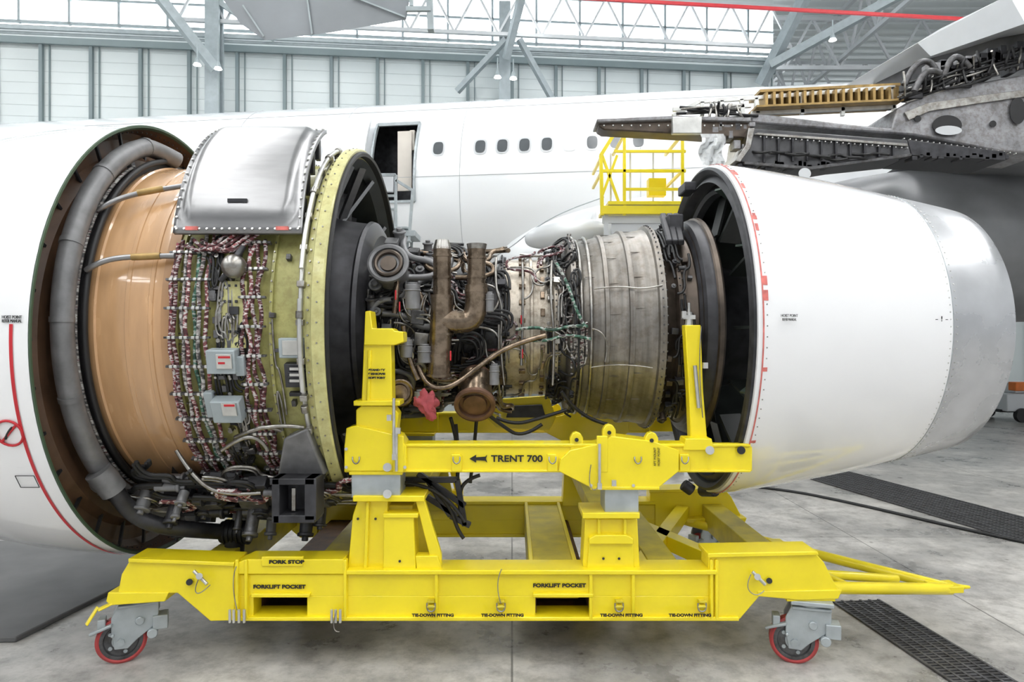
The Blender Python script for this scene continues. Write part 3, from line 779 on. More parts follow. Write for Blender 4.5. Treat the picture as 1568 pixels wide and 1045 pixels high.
for i in range(46):
    X=random.uniform(-2.7,-1.4); an=random.uniform(-72,-48); A=walk(X,an,lambda x:1.42,4,.3,7,random.uniform(.06,.18),2,.026)
    if i%4==3: A3+=A
    elif i%4==0: A1+=A
    else: A2+=A
tubes('gearbox_pipes',A1,.011,M['steel'],en,res=2); tubes('gearbox_hoses',A2,.015,M['black'],en,res=2); tubes('gearbox_harness',A3,.013,M['h_pink'],en,res=2)
tubes('fuel_pipes',[[oc(360,670,1.45),oc(385,660,1.5),oc(410,652,1.5),oc(430,660,1.45)],[oc(380,662,1.5),oc(420,648,1.5),oc(465,655,1.45)],[oc(340,690,1.5),oc(370,668,1.53),oc(400,672,1.5),oc(410,690,1.5)],
 [oc(270,690,1.45),oc(300,740,1.6),oc(350,760,1.62),oc(400,755,1.6)]],.014,M['steel'],en)
a=Acc()
for p,q in (((612,735),(700,790)),((640,725),(712,775)),((612,735),(700,735)),((700,735),(712,805)),((690,790),(720,805)),((655,735),(690,790))):
    a.beam(at(*p,5.1),at(*q,5.1),.05,.04); a.beam(at(*p,5.5),at(*q,5.5),.05,.04)
a.build('drain_mast_frame',M['dark'],en,.004)
tubes('drain_pipes',[[at(705,800,5.1),at(702,760,5.1),at(712,735,5.1),at(735,728,5.1)],[at(660,745,5.05),at(690,775,5.05),at(700,812,5.05),at(710,825,5.05)],[at(620,740,5.0),at(680,745,5.0),at(712,800,5.0)],
  [at(700,735,5.2),at(703,700,5.25),at(698,650,5.3)],[at(720,740,5.3),at(725,700,5.3),at(730,640,5.2)]],.014,M['black'],en)

# ---------------- core ----------------
core=[(-1.12,.60),(-1.05,.62),(-.9,.63),(-.88,.68),(-.85,.68),(-.84,.60),(-.62,.58),(-.6,.64),(-.57,.64),(-.56,.53),(-.35,.50),(-.12,.52),(-.10,.61),(-.07,.61)]
hp=[(-.07,.58),(.0,.575),(.14,.575),(.145,.595),(.165,.595),(.17,.575),(.30,.58),(.33,.63),(.36,.63)]
tb=[(.36,.60),(.42,.63),(.44,.70),(.46,.735),(.50,.735),(.52,.71),(.56,.73),(.70,.765),(.705,.785),(.735,.785),(.74,.77),(.88,.80),(.885,.82),(.92,.82),(.925,.80),(1.06,.825),(1.09,.83),(1.10,.86),(1.15,.86),(1.16,.80)]
def corer(X):
    allp=core+hp+tb
    for (x0,r0),(x1,r1) in zip(allp,allp[1:]):
        if x0<=X<=x1: return r0 if x1==x0 else r0+(r1-r0)*(X-x0)/(x1-x0)
    return .78 if X>1.1 else .6
lathe('compressor_case',core,M['mid'],en); lathe('combustor_case',hp,M['ti_l'],en); lathe('turbine_case',tb,M['ti'],en,ang=20)
lathe('exhaust_case',[(1.16,.79),(1.24,.75),(1.26,.79),(1.29,.79),(1.30,.76),(1.40,.79),(1.42,.86)],M['bronze_d'],en)
lathe('exhaust_mixer_ring',[(1.40,.82),(1.44,.89),(1.49,.91),(1.51,.91)],M['dark'],en)
lathe('mixer_lip',[(1.51,.91),(1.52,.925),(1.55,.93),(1.565,.92),(1.565,.89),(1.45,.80)],M['bronze_d'],en)
lathe('exhaust_cone',[(1.5,.60),(2.0,.45),(2.5,.25),(2.8,.03)],M['dark'],en)
a=Acc()
for X,R in ((-.865,.68),(-.585,.64),(-.085,.61),(.345,.63),(.48,.735),(1.125,.86),(1.275,.79)): bolts(a,X,R,80,.006,.010); bolts(a,X+.02,R-.015,80,.007,.015,radial=False)
a.build('core_bolts',M['mid'],en)
a=Acc()
for an in range(-80,90,14): 
    a.onc(.08,an,.585,(.05,.035,.03)); a.onc(.24,an+6,.585,(.035,.06,.03))
a.build('fuel_nozzles',M['bronze'],en,.004)
a=Acc()
for an in range(-84,90,18): a.onc(.81,an,.784,(.14,.004,.006)); a.onc(.63,an+6,.748,(.13,.004,.006)); a.onc(.99,an+3,.811,(.13,.004,.006))
a.build('turbine_panel_joints',M['ti'],en)
def P(u,v,d=5.02): return at(u,v,d)
tubes('bleed_air_pipes',[([P(677,380),P(677,420),P(677,458)],.8),([P(677,452),P(676,500),P(673,545),P(672,578)],1),
   ([P(730,380),P(730,415),P(729,440)],.8),([P(729,436),P(731,470),P(722,492),P(700,494),P(678,492)],1.0)],.083,M['bronze'],en,res=8)
a=Acc()
for (u,v_,r) in ((677,392,.074),(677,425,.074),(677,455,.086),(676,512,.090),(673,545,.090),(672,575,.093),(730,395,.074),(730,425,.074),(729,446,.086)):
    a.rod(P(u,v_-1.8),P(u,v_+1.8),r,n=28)
a.rod(P(697,493),P(701,493),.090,n=28)
a.build('bleed_pipe_clamps',M['bronze'],en)
a=Acc(); a.rod(P(677,368),P(677,382),.05,.068,n=24); a.rod(P(730,374),P(730,382),.075,.068,n=24); a.build('pipe_caps',M['steel'],en)
def port(c,d,r,depth,m1,nm):
    d=Vector(d).normalized(); c=Vector(c)
    ax=d.orthogonal().normalized(); b_=d.cross(ax); prof=[(0-depth,r*.8),(-.03,r*.85),(-.03,r*1.05),(0,r*1.05),(0.005,r*.95),(0,r*.82),(-.03,r*.78),(-.03,r*.62),(-.01,r*.58),(-.01,0.0)]
    n_=32;v=[];f=[]
    for t,q in prof:
        for i in range(n_): an=2*math.pi*i/n_; v.append(c+d*t+ax*q*math.cos(an)+b_*q*math.sin(an))
    for j in range(len(prof)-1):
        for i in range(n_): k=(i+1)%n_; f.append([j*n_+i,j*n_+k,(j+1)*n_+k,(j+1)*n_+i])
    mk(nm,v,f,m1,en,True,0,30)
port(at(594,402,4.98),(0,-1,.35),.145,.35,M['duct'],'bleed_port')
port(at(594,402,4.96),(0,-1,.35),.10,.1,M['bronze_d'],'bleed_port_inner')
port(at(612,602,5.0),(.2,-1,-.2),.10,.3,M['bronze'],'oil_port')
port(at(727,622,4.98),(0,-.8,-.55),.145,.35,M['rust'],'exhaust_port')
tubes('exhaust_port_stub',[[at(728,575,5.15),at(728,598,5.08),at(727,616,5.02)]],.12,M['bronze'],en,res=8)
random.seed(9)
def core_walk(X0,X1,a0,a1,offr,n,dx,da,cnt,par=2,gap=.026):
    out=[]
    for i in range(cnt):
        X=random.uniform(X0,X1); an=random.uniform(a0,a1); off=random.uniform(*offr); pts=[(X,an,off)]; ax=random.random()<.5
        for k in range(n):
            if ax: X+=random.choice((-1,1))*random.uniform(.4,1)*dx
            else: an+=random.choice((-1,1))*random.uniform(.4,1)*da
            ax=not ax
            X=min(max(X,X0),X1); an=min(max(an,a0-5),a1+3); pts.append((X,an,off+random.uniform(-.02,.02)))
        for k in range(random.randint(1,par)):
            out.append([cyl(x+gap*k,max(corer(x),.55)+o,q+math.degrees(gap*k/.7)) for x,q,o in pts])
    return out
tubes('core_pipes_steel',core_walk(-1.05,-.1,-80,68,(.04,.16),4,.3,26,30),.009,M['steel'],en,res=2)
tubes('core_pipes_dark',core_walk(-1.08,-.05,-85,72,(.03,.16),4,.26,24,44,3),.012,M['black'],en,res=2)
tubes('core_pipes_brown',core_walk(-1.05,.0,-80,66,(.04,.14),4,.3,26,18,1),.020,M['bronze'],en,res=3)
tubes('core_pipes_grey',core_walk(-1.05,-.5,-80,66,(.06,.18),4,.3,26,16,1),.026,M['duct'],en,res=3)
tubes('core_harness',core_walk(-1.05,.40,-80,66,(.04,.14),5,.25,16,12),.010,M['h_dark'],en,res=2)
tubes('hp_pipes',core_walk(-.05,.40,-75,74,(.03,.08),4,.2,26,9),.008,M['steel'],en,res=2)
tubes('hp_cables',core_walk(.28,.5,-85,80,(.03,.08),5,.12,20,22),.009,M['black'],en,res=2)
tubes('turbine_feed_cables',core_walk(.36,.54,-60,74,(.02,.06),5,.08,26,10),.008,M['h_grey'],en,res=2)
tubes('green_harness',[[at(790,505,5.2),at(820,500,5.15),at(845,508,5.15),at(875,498,5.1),at(900,500,5.05)],[at(800,520,5.2),at(835,525,5.15),at(870,510,5.1),at(905,520,5.05)],[at(850,400,5.2),at(868,430,5.12),at(880,470,5.08),at(895,500,5.06)]],.012,M['h_green'],en,res=2)
tubes('turbine_cooling_pipes',[[cyl(X,corer(X)+.022,x) for x in range(-85,88,6)] for X in (.53,.60)],.013,M['steel'],en,res=2)
tubes('exhaust_probes',core_walk(1.18,1.36,-70,80,(.03,.07),4,.08,16,16),.010,M['black'],en,res=2)
tubes('tie_wires',[[cyl(.62,.80,20),cyl(.8,.825,21),cyl(1.0,.85,18),cyl(1.12,.87,20)],[cyl(.6,.79,-24),cyl(.8,.82,-20),cyl(1.05,.86,-22)],[cyl(.6,.79,-2),cyl(.75,.81,-4),cyl(.7,.81,-20)]],.006,M['steel'],en)
tubes('long_oil_pipe',[[at(640,560,5.0),at(650,592,4.98),at(690,596,4.96),at(735,560,5.0),at(780,528,5.08),at(835,514,5.15)],
   [at(606,395,5.1),at(610,450,5.0),at(604,480,5.0)],[at(618,500,5.0),at(622,545,4.97),at(640,582,4.97)]],.020,M['bronze'],en)
tubes('combustor_pipes',[[at(760,395,5.3),at(757,440,5.2),at(770,470,5.2),at(765,530,5.2),at(772,590,5.25)],[at(800,402,5.35),at(802,470,5.25),at(798,560,5.25)],[at(845,400,5.35),at(842,450,5.25),at(850,520,5.2),at(846,590,5.25)]],.010,M['steel'],en)
tubes('lower_hoses',[[at(760,640,5.3),at(785,652,5.3),at(830,640,5.3),at(868,628,5.3)],[at(735,625,5.1),at(765,650,5.2),at(800,672,5.3),at(830,650,5.3)],[at(690,640,5.2),at(705,690,5.3),at(700,740,5.4)],[at(860,600,5.2),at(885,640,5.3),at(930,650,5.3)]],.014,M['black'],en)
def units(n,X0,X1,a0,a1,offr,mats,sz,nm):
    accs=[Acc() for _ in mats]
    for i in range(n):
        X=random.uniform(X0,X1); an=random.uniform(a0,a1); R=corer(X)+random.uniform(*offr); t=accs[i%len(mats)]; s=random.uniform(.5,1)*sz
        if i%2: t.onc(X,an,R,(s,s*random.uniform(.6,1.2),s),twist=random.uniform(-8,8))
        else:
            p=cyl(X,R,an); q=p+random.choice((Vector((s,0,0)),cyl(0,s,an)-cyl(0,0,an),Vector((0,-.3*s,s)))); t.rod(p,q,s*.35,n=18); t.rod(p.lerp(q,.85),q,s*.45,n=18); t.rod(q,q+(q-p)*.2,s*.2,n=10)
    for k,(t,m_) in enumerate(zip(accs,mats)): t.build(nm+'_%d'%k,m_,en,.004)
units(66,-1.08,-.55,-75,66,(.02,.14),(M['mid'],M['steel'],M['duct']),.12,'core_front_units')
units(28,-.55,-.08,-75,70,(.03,.12),(M['dark'],M['bronze'],M['mid']),.10,'core_mid_units')
units(26,.28,.46,-80,76,(.0,.06),(M['dark'],M['steel'],M['bronze_d']),.055,'core_hp_units')
units(20,1.18,1.36,-60,80,(.0,.05),(M['dark'],M['mid'],M['bronze_d']),.07,'core_exhaust_units')
a=Acc()
for u,v0,v1,r in ((632,436,474,.055),(650,530,556,.05),(622,520,548,.045),(645,600,622,.05),(750,450,478,.03),(757,560,590,.035)):
    a.rod(at(u,v0,4.98),at(u,v1,4.98),r,n=24); a.rod(at(u,v0-3,4.98),at(u,v0,4.98),r*.7,n=20); a.rod(at(u,v0+8,4.98),at(u,v0+10,4.98),r*1.12,n=24)
a.build('oil_filter_housings',M['duct'],en,.004)
a=Acc()
for u,v_ in ((612,470),(606,452),(690,545),(798,490),(800,542)): a.box(at(u,v_,4.96 if u<700 else 5.24),(.010,.015,.07))
a.build('warning_streamers',M['red'],en,.002)
a=Acc()
for k in range(3):
    a.beam(at(1015+k*10,330,5.7),at(1025+k*9,372,5.3),.05,.05)
a.box(at(1030,345,5.6),(.12,.25,.14)); a.box(at(1052,290,5.9),(.1,.25,.08)); a.build('rear_mount',M['dark'],en,.01)
bm=bmesh.new(); bmesh.ops.create_icosphere(bm,subdivisions=4,radius=1)
c0=at(652,622,4.93)
for vv in bm.verts:
    d_=vv.co.copy(); k=1+.45*noise.noise(d_*2.3)+.25*noise.noise(d_*6)
    z=d_.z; vv.co=c0+Vector((d_.x*.075*k*(1.15 if z>0 else .7)+(.06 if z<0 else 0)*abs(z),d_.y*.04*k,z*.10*k))
me=bpy.data.meshes.new('rag'); bm.to_mesh(me); bm.free(); finish(me,M['rag'],True,80)
link(bpy.data.objects.new('rag_cloth',me),en)

# =====================================================================
# EXHAUST COWL (common nozzle)
# =====================================================================
ZE=2.40
ec=root('exhaust_nozzle_cowl')
lathe('cowl_skin',[(1.63,1.345),(1.635,1.375),(1.67,1.385),(2.0,1.345),(2.5,1.26),(2.8,1.20),(3.08,1.135)],M['white'],ec,zc=ZE,ang=50,seg=160)
lathe('nozzle_skin',[(3.08,1.137),(3.3,1.09),(3.5,1.045),(3.6,1.02),(3.61,1.01),(3.58,1.0),(3.2,1.05)],M['scuff'],ec,zc=ZE,ang=50,seg=160)
lathe('inner_liner',[(3.2,1.05),(2.4,1.15),(1.9,1.2),(1.72,1.24),(1.66,1.29),(1.635,1.30)],M['fin'],ec,zc=ZE)
lathe('front_rim',[(1.64,1.355),(1.61,1.36),(1.60,1.34),(1.62,1.31),(1.66,1.29),(1.63,1.26),(1.62,1.24),(1.70,1.22)],M['dark'],ec,zc=ZE)
lathe('rim_line',[(1.66,1.3865),(1.67,1.3865)],M['seal'],ec,zc=ZE)
lathe('inner_ring',[(1.74,1.23),(1.70,1.18),(1.72,1.15),(1.78,1.14)],M['dark'],ec,zc=ZE)
a=Acc(); bolts(a,1.69,1.382,120,.005,.004,zc=ZE); a.build('rim_fasteners',M['steel'],ec)
a=Acc(); 
random.seed(4)
for i in range(16):
    an=random.uniform(20,80) if i<11 else random.uniform(-60,20); a.onc(1.685,an,1.383,(random.uniform(.02,.04),random.uniform(.02,.07),.006),zc=ZE)
a.build('sealant_patches',M['seal'],ec)
a=Acc()
for an in range(0,360,30):
    p=cyl(1.75,.8,an,ZE); q=cyl(1.85,1.2,an,ZE); a.beam(p,q,.22,.02)
a.build('mixer_fins',M['fin'],ec)
a=Acc()
for an in (28,-22,-55,62): 
    p=cyl(1.66,1.24,an,ZE); q=cyl(2.1,.95,an+10,ZE); a.beam(p,q,.2,.015)
a.build('liner_gussets',pm('liner_gusset_green',(.06,.085,.07),.35,.3,.2,4),ec)
for s_,u,v_,w in (('HOIST POINT',1206,484,.12),('REFER MANUAL',1206,490,.10)):
    c=oc(u,v_,1.37,ZE); text('hoist_label',s_,c-Vector((0,.03,0)),.026,M['ink'],ec,w,rot=(math.pi/2,0,math.radians(9)))
c=oc(1438,489,1.145,ZE); text('nozzle_label','- ! -',c-Vector((0,.03,0)),.05,M['ink'],ec,.1,rot=(math.pi/2,0,math.radians(12)))
tubes('skin_seam',[[cyl(3.082,1.137,x,ZE) for x in range(-180,181,5)]],.002,M['galv'],ec)
a=Acc(); bolts(a,3.06,1.14,140,.005,.003,zc=ZE); bolts(a,3.11,1.132,140,.005,.003,zc=ZE); a.build('seam_rivets',M['steel_l'],ec)
a=Acc(); a.rod(at(1075,752,5.9),at(1095,752,5.7),.05); a.rod(at(1046,742,5.75),at(1060,752,5.75),.05,n=14); a.build('rim_latch',M['dark'],ec,.01)

# =====================================================================
# YELLOW TRANSPORT STAND
# =====================================================================
st=root('engine_transport_stand')
F=[]
Y=M['yellow']
def pl(nm,uv,d=4.8,th=.16,mat=Y,bev=.006,mir=True):
    o=plate(nm,uv,d,th,mat,st,bev); 
    if mir: F.append(o)
    return o
pl('lower_beam_web',rect(358,880,1100,914))
for i,(u0,u1) in enumerate(((358,388),(470,820),(905,1100))): pl('lower_beam_seg_%d'%i,rect(u0,913,u1,949))
pl('lower_beam_bottom_flange',rect(358,946,1132,952),4.77,.22)
pl('lower_beam_top_flange',rect(530,874,1098,881),4.76,.24)
pl('fork_stop_block',[(358,865),(376,857),(526,857),(532,880),(358,880)],4.78,.2)
pl('fork_stop_plate',rect(400,853,464,868),4.765,.03)
pl('left_end',[(198,860),(214,854),(250,856),(358,866),(360,951),(322,952),(272,909),(180,910),(186,880)],4.79,.19)
pl('left_end_top',[(196,856),(358,862),(358,868),(196,862)],4.76,.25)
pl('left_foot',[(165,908),(258,908),(252,922),(170,928),(162,922)],4.78,.30)
pl('right_end',[(1085,852),(1250,849),(1262,862),(1284,905),(1168,908),(1133,949),(1096,950),(1096,876),(1085,872)],4.79,.19)
pl('right_end_top',[(1084,848),(1252,845),(1254,851),(1084,855)],4.76,.25)
pl('right_foot',[(1160,906),(1290,904),(1284,918),(1226,920),(1160,914)],4.78,.30)
for i,u in enumerate((362,376,528,668,905,970,1090,1098)):
    pl('rib_%d'%i,rect(u-2.5,858 if u<530 or u>1080 else 878,u+2.5,950),4.768,.05)
for i,(u0,u1) in enumerate(((388,470),(820,905))):
    pl('pocket_rim_%d'%i,[(u0-4,910),(u1+4,910),(u1+4,916),(u0-4,916)],4.765,.06)
    a=Acc(); p0=at(u0,915,4.82);p1=at(u1,947,4.82)
    x0,x1,z1,z0=p0.x,p1.x,p0.z,p1.z
    a.box(((x0+x1)/2,5.9,z0),(x1-x0,2.1,.012)); a.box(((x0+x1)/2,5.9,z1),(x1-x0,2.1,.012)); a.box((x0,5.9,(z0+z1)/2),(.012,2.1,z1-z0)); a.box((x1,5.9,(z0+z1)/2),(.012,2.1,z1-z0))
    a.build('fork_tunnel_%d'%i,M['rust'],st)
pl('pedestal_left_post',[(532,876),(540,790),(548,766),(594,766),(590,876)],4.84,.2)
pl('pedestal_left_plate',rect(540,760,650,769),4.77,.32)
pl('pedestal_left_box',[(588,790),(633,790),(637,876),(586,876)],4.80,.2)
pl('pedestal_left_boxtop',[(586,787),(640,787),(640,794),(586,794)],4.78,.24)
pl('pedestal_left_brace',[(636,766),(650,766),(676,850),(676,876),(662,876),(658,852)],4.82,.05)
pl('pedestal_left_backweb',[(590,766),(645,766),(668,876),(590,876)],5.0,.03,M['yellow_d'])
pl('pedestal_left_foot',[(636,852),(670,852),(678,876),(638,876)],4.80,.1)
pl('pedestal_left_rib1',[(560,769),(565,769),(562,876),(556,876)],4.81,.04)
pl('pedestal_left_mount',rect(538,726,613,763),4.80,.24,M['galv'])
pl('pedestal_left_mountcap',rect(534,722,616,728),4.78,.28)
pl('pedestal_right_plate',rect(892,786,980,795),4.77,.32)
pl('pedestal_right_body',[(896,795),(976,795),(980,876),(892,876)],4.84,.2)
pl('pedestal_right_arch',[(902,826),(912,820),(960,820),(970,826),(970,834),(902,834)],4.79,.12)
pl('pedestal_right_legs',[(902,832),(970,832),(972,876),(898,876)],4.82,.1)
pl('pedestal_right_rib',rect(915,795,920,822),4.81,.05); pl('pedestal_right_rib2',rect(955,795,960,822),4.81,.05)
pl('pedestal_right_mount',rect(926,749,978,787),4.80,.24,M['galv'])
pl('upper_beam',rect(527,684,1085,722),4.80,.14)
pl('upper_beam_end',rect(1083,684,1152,722),4.80,.05)
pl('upper_beam_top',rect(612,680,1085,685),4.785,.17); pl('upper_beam_end_top',rect(1083,680,1150,685),4.785,.065)
pl('upper_beam_bottom',rect(527,720,1085,724),4.785,.17); pl('upper_beam_end_bottom',rect(1083,720,1150,724),4.785,.065)
pl('upper_left_block',[(527,684),(530,656),(546,652),(612,668),(622,684),(622,722),(527,722)],4.77,.2)
pl('upper_left_neck',[(545,628),(556,620),(600,620),(610,634),(606,672),(545,672)],4.80,.14)
pl('left_post',[(557,526),(599,526),(601,624),(553,624)],4.80,.14)
pl('left_post_strap',[(563,536),(568,536),(566,620),(561,620)],4.78,.03)
pl('left_post_head',[(559,477),(567,476),(570,503),(601,503),(604,507),(617,508),(618,524),(604,529),(557,529)],4.78,.18)
pl('left_post_collar',rect(541,614,612,622),4.77,.2)
pl('mid_bracket',[(855,722),(858,704),(873,690),(925,678),(935,668),(1000,676),(1040,690),(1040,722),(1008,748),(906,748)],4.77,.2)
pl('mid_bracket_cap',rect(904,746,1010,751),4.76,.22)
for i,(u,v0) in enumerate(((883,663),(933,651),(998,663))):
    w=10
    pl('lug_%d'%i,[(u-w,695),(u-w,v0+8),(u-6,v0+1),(u,v0-1),(u+6,v0+1),(u+w,v0+8),(u+w,695)],4.79,.06)
pl('right_post',[(1049,498),(1073,498),(1077,600),(1083,672),(1080,680),(1058,680),(1055,600)],4.88,.10)
pl('right_post_base',[(1050,672),(1090,672),(1094,690),(1046,690)],4.78,.16)
for i,u in enumerate((545,699,846,1049)): 
    pl('beam_clip_%d'%i,[(u-8,696),(u+6,696),(u+8,701),(u+8,723),(u-8,723)],4.775,.03); 
for i,u in enumerate((604,917)): pl('beam_collar_%d'%i,rect(u-3,668,u+14,724),4.765,.03)
a=Acc()
for u,v0,v1 in ((607,655,722),(918,680,748),(603,610,700)): a.rod(at(u,v0,4.745),at(u,v1,4.745),.011)
for u,v_ in ((1087,690),(593,757),(593,716)): a.rod(at(u,v_,4.73),at(u,v_,4.8),.03,n=18)
for u,v_ in ((305,883),(1160,884)): a.rod(at(u,v_,4.70),at(u,v_,4.80),.022,n=14); a.rod(at(u-8,v_-8,4.75),at(u+12,v_+12,4.72),.012)
for u in (352,358,366,374,508,514,521): a.rod(at(u,934,4.745),at(u,954,4.745),.010); 
for u,v_ in ((596,640),(610,660),(604,700),(1080,560),(918,745),(940,740)): a.box(at(u,v_,4.73),(.03,.03,.04))
for u,v_ in ((530,688),(530,716),(620,716),(905,744),(970,744)): a.rod(at(u,v_,4.75),at(u,v_,4.79),.012,n=6)
a.rod(at(1055,500,4.93),at(1055,478,4.93),.03,.022); a.rod(at(1055,478,4.93),at(1055,464,4.93),.010); a.box(at(1054,486,4.93),(.09,.05,.03)); a.box(at(1047,482,4.9),(.03,.03,.05))
a.rod(at(1064,560,4.85),at(1070,625,4.85),.014)
a.build('stand_pins',M['steel_l'],st)
a=Acc()
for u,v_,r in ((1135,690,.028),(883,674,.014),(933,663,.014),(998,675,.014),(290,892,.022),(1178,890,.02)): a.rod(at(u,v_,4.765),at(u,v_,4.80),r,n=24)
for u,v_ in ((548,795),(575,795),(612,860),(924,856),(948,856)): a.rod(at(u,v_,4.79),at(u,v_,4.85),.009,n=10)
a.build('stand_holes',M['ink'],st)
tubes('pin_lanyards',[[at(305,885,4.75),at(296,905,4.73),at(306,912,4.73),at(322,896,4.75)],[at(363,935,4.74),at(352,890,4.73),at(362,868,4.74)],
  [at(1150,880,4.74),at(1140,900,4.72),at(1160,916,4.72),at(1170,905,4.74)],[at(515,936,4.74),at(505,970,4.72),at(520,968,4.72)],[at(767,925,4.74),at(757,895,4.75),at(768,872,4.75)],
  [at(1074,500,4.87),at(1068,560,4.84),at(1076,640,4.85)],[at(905,712,4.75),at(900,740,4.74),at(912,756,4.74),at(918,740,4.75)]],.0035,M['steel'],st)
a=Acc(); g=Acc()
for u in (660,767,948,1075):
    g.box(at(u,921,4.775),(.05,.05,.016)); 
    a.box(at(u,932,4.775),(.045,.04,.06))
    g.rod(at(u-6,930,4.74),at(u+6,930,4.74),.008); 
a.build('tie_down_lugs',Y,st,.008); g.build('tie_down_pins',M['yellow_d'],st,.004)
tubes('tie_down_rings',[[at(u-6,924,4.745),at(u-7,934,4.74),at(u,938,4.74),at(u+7,934,4.74),at(u+6,924,4.745)] for u in (660,767,948,1075)],.006,M['steel'],st)
tubes('beam_rings',[[at(u-5,700,4.765),at(u-6,706,4.75),at(u,712,4.75),at(u+6,706,4.75),at(u+5,700,4.765)] for u in (545,699,846,977,1049)],.005,M['steel'],st)
for o in F:
    c=o.copy(); c.name='rear_'+o.name; c.scale=(1,-1,1); c.location=(0,2*YC,0); sc.collection.objects.link(c); c.parent=st
a=Acc()
for X,w in ((.30,.36),(1.12,.22),(-1.35,.22),(-2.25,.2),(2.0,.2)): a.box((X,5.9,.56),(w,2.0,.22))
a.box((-.86,5.9,1.05),(.3,2.0,.14)); a.box((.72,5.9,1.0),(.26,2.0,.14))
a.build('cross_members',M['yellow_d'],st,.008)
a=Acc()
for X in (.14,.46): a.box((X,5.9,.675),(.03,1.95,.04))
a.beam((.9,4.96,.6),(1.7,6.8,.6),.12,.12); a.beam((1.7,4.96,.6),(.9,6.8,.6),.12,.12)
a.build('cross_flanges',Y,st,.004)
pl('rear_cradle',[(745,640),(760,612),(840,606),(852,640),(842,660),(760,655)],6.7,.06,M['yellow'],mir=False)
pl('rear_cradle_hole',[(775,640),(780,622),(830,620),(836,640)],6.66,.04,M['dark'],mir=False)
a=Acc()
a.rod((1.55,6.95,.52),(3.48,5.45,.33),.042,n=18); a.rod((2.25,4.98,.50),(3.48,5.42,.33),.045,n=18); a.rod((2.25,5.3,.50),(3.1,5.5,.38),.035,n=14)
a.box((3.44,5.44,.34),(.22,.16,.05),Matrix.Rotation(.1,3,'Z')); a.rod((3.5,5.44,.34),(3.66,5.46,.33),.03,.012,n=12)
a.rod((2.2,6.45,.46),(2.5,5.1,.47),.03,n=12)
a.build('tow_bar',Y,st,.004)
a=Acc(); a.box((1.5,7.0,.5),(.2,.14,.14)); a.box((2.2,4.98,.48),(.14,.14,.14)); a.box((2.4,6.2,.44),(.12,.12,.1)); a.build('tow_bar_hinges',Y,st,.01)
def caster(x,y,yaw,nm,sg=1):
    R_=Matrix.Rotation(yaw,3,'Z'); o0=Vector((x,y,0)); r=.165
    def T(p): return o0+R_@Vector((p[0]*sg,p[1],p[2]))
    def LT(nm2,prof,mat):
        wheel=[];fc=[]; n_=40
        for t,q in prof:
            for i in range(n_): an=2*math.pi*i/n_; wheel.append(T((q*math.cos(an),t,r+q*math.sin(an))))
        for j in range(len(prof)-1):
            for i in range(n_): k=(i+1)%n_; fc.append([j*n_+i,j*n_+k,(j+1)*n_+k,(j+1)*n_+i])
        mk(nm2,wheel,fc,mat,st,True,0,30)
    LT(nm+'_tyre',[(-.040,.138),(-.044,.15),(-.034,r),(.034,r),(.044,.15),(.040,.138)],M['redw'])
    LT(nm+'_rim',[(-.03,.02),(-.03,.108),(-.045,.114),(-.045,.128),(-.040,.139),(.040,.139),(.045,.128),(.045,.114),(.03,.108),(.03,.02)],M['mid'])
    a=Acc(); a.rod(T((0,-.045,r)),T((0,.045,r)),.06,n=28); a.rod(T((0,-.085,r)),T((0,.085,r)),.028,n=6)
    for i in range(5): 
        an=i*math.pi*.4; a.rod(T((.085*math.cos(an),-.04,r+.085*math.sin(an))),T((.085*math.cos(an),.04,r+.085*math.sin(an))),.014,n=8)
    a.build(nm+'_hub',M['galv'],st)
    a=Acc()
    for sy in (-.07,.056):
        b=len(a.v); pts=[(-.04,r-.05),(.045,r-.055),(.10,r+.0),(.20,.24),(.24,.33),(.24,.42),(-.02,.42),(-.06,.34),(-.06,.24)]
        for yy in (sy,sy+.014):
            for px_,pz in pts: a.v.append(T((px_,yy,pz)))
        k=len(pts); a.f.append([b+i for i in range(k)]); a.f.append([b+k+i for i in range(k)][::-1])
        for i in range(k): j=(i+1)%k; a.f.append([b+i,b+j,b+k+j,b+k+i])
    a.box(T((.11,0,.415)),(.26,.18,.02),R_); a.rod(T((.11,0,.40)),T((.11,0,.45)),.085,n=24); a.rod(T((-.05,-.09,.22)),T((-.05,.09,.22)),.012)
    a.box(T((.25,-.03,.27)),(.10,.12,.10),R_); a.box(T((-.12,-.02,.30)),(.05,.10,.08),R_); a.rod(T((.20,-.10,.20)),T((.20,.06,.20)),.035,n=16)
    a.beam(T((-.05,-.08,.30)),T((-.19,-.04,.24)),.05,.02); a.rod(T((.12,-.09,.30)),T((.12,-.06,.30)),.03,n=16)
    a.box(T((.11,0,.46)),(.28,.24,.03),R_)
    a.build(nm+'_fork',M['galv'],st,.006)
caster(-2.80,4.9,math.radians(24),'caster_fl'); caster(2.02,4.9,math.radians(-16),'caster_fr')
caster(1.92,6.98,math.radians(35),'caster_rr'); caster(-2.75,6.98,math.radians(10),'caster_rl')
a=Acc(); a.box((2.1,4.92,.49),(.34,.26,.04)); a.box((-2.66,4.92,.49),(.34,.26,.04)); a.box((2.05,6.95,.49),(.34,.26,.04)); a.box((-2.62,6.95,.49),(.34,.26,.04))
a.beam(at(150,930,4.8),at(132,958,4.75),.04,.012); a.beam(at(172,924,4.8),at(150,935,4.75),.05,.012)
a.build('caster_mounts',Y,st,.004)
def lab(s,u0,u1,v_,size,d=4.76): text('lettering',s,at((u0+u1)/2,v_,d)-Vector((0,.004,0)),size,M['ink'],st,(u1-u0)/S*d,bold=.0016)
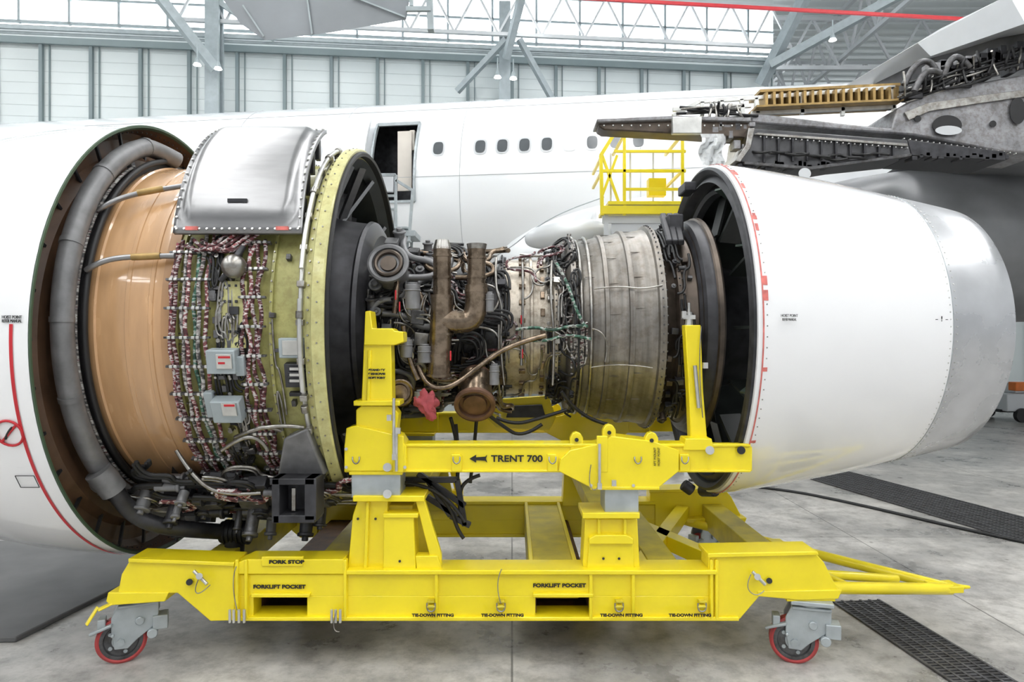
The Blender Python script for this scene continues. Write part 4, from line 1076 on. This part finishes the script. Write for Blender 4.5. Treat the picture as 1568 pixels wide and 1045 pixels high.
lab('TRENT 700',752,831,703,.064,4.795); lab('FORK STOP',412,466,861,.034,4.765); lab('FORKLIFT POCKET',388,468,899,.036,4.795); lab('FORKLIFT POCKET',816,897,897,.036,4.795)
for u0,u1 in ((631,695),(737,802),(919,984),(1024,1089)): lab('TIE-DOWN FITTING',u0,u1,942.5,.027,4.742)
for i,s_ in enumerate(('STAND RY','REMOVE','HOIST POINT')): lab(s_,564,590,567+6*i,.018,4.775)
for i,s_ in enumerate(('AFT MOUNT','HOIST POINT')): text('lettering_v',s_,at(1003+6*i,700,4.762),.022,M['ink'],st,.13,rot=(math.pi/2,-math.pi/2,0))
ar=[(719,703),(729,697),(729,701),(743,700),(746,697),(744,703),(746,709),(743,706),(729,705),(729,709)]
plate('direction_arrow',ar,4.79,.01,M['ink'],st,0)
ge=root('ground_equipment_cart'); a=Acc(); a.box((15.2,20,.55),(2.4,1.4,.5)); a.box((15.0,20,.95),(1.2,.9,.3)); a.build('cart_body',M['wingtop'],ge,.03)
a=Acc()
for dx in (-.8,.8): a.rod((15.2+dx,19.2,.2),(15.2+dx,19.35,.2),.2,n=20); a.rod((15.2+dx,20.6,.2),(15.2+dx,20.8,.2),.2,n=20)
a.box((15.2,20,.3),(2.5,1.0,.08)); a.build('cart_wheels',M['black'],ge)
a=Acc(); a.box((14.6,19.6,1.0),(.5,.3,.25)); a.box((15.6,19.7,.95),(.3,.3,.25)); a.build('cart_load',pm('orange_plastic',(.8,.2,.03),.4),ge,.02)

# =====================================================================
# LIGHT + CAMERA
# =====================================================================
w=bpy.data.worlds.new('hangar_daylight'); sc.world=w; w.use_nodes=True
bg=w.node_tree.nodes['Background']; bg.inputs[0].default_value=(.93,.97,1,1); bg.inputs[1].default_value=.62
cam=bpy.data.cameras.new('camera'); cam.lens=24; cam.sensor_width=36; cam.clip_end=200
co=bpy.data.objects.new('camera',cam); co.location=(0,0,CH); co.rotation_euler=(math.pi/2,0,0); sc.collection.objects.link(co); sc.camera=co
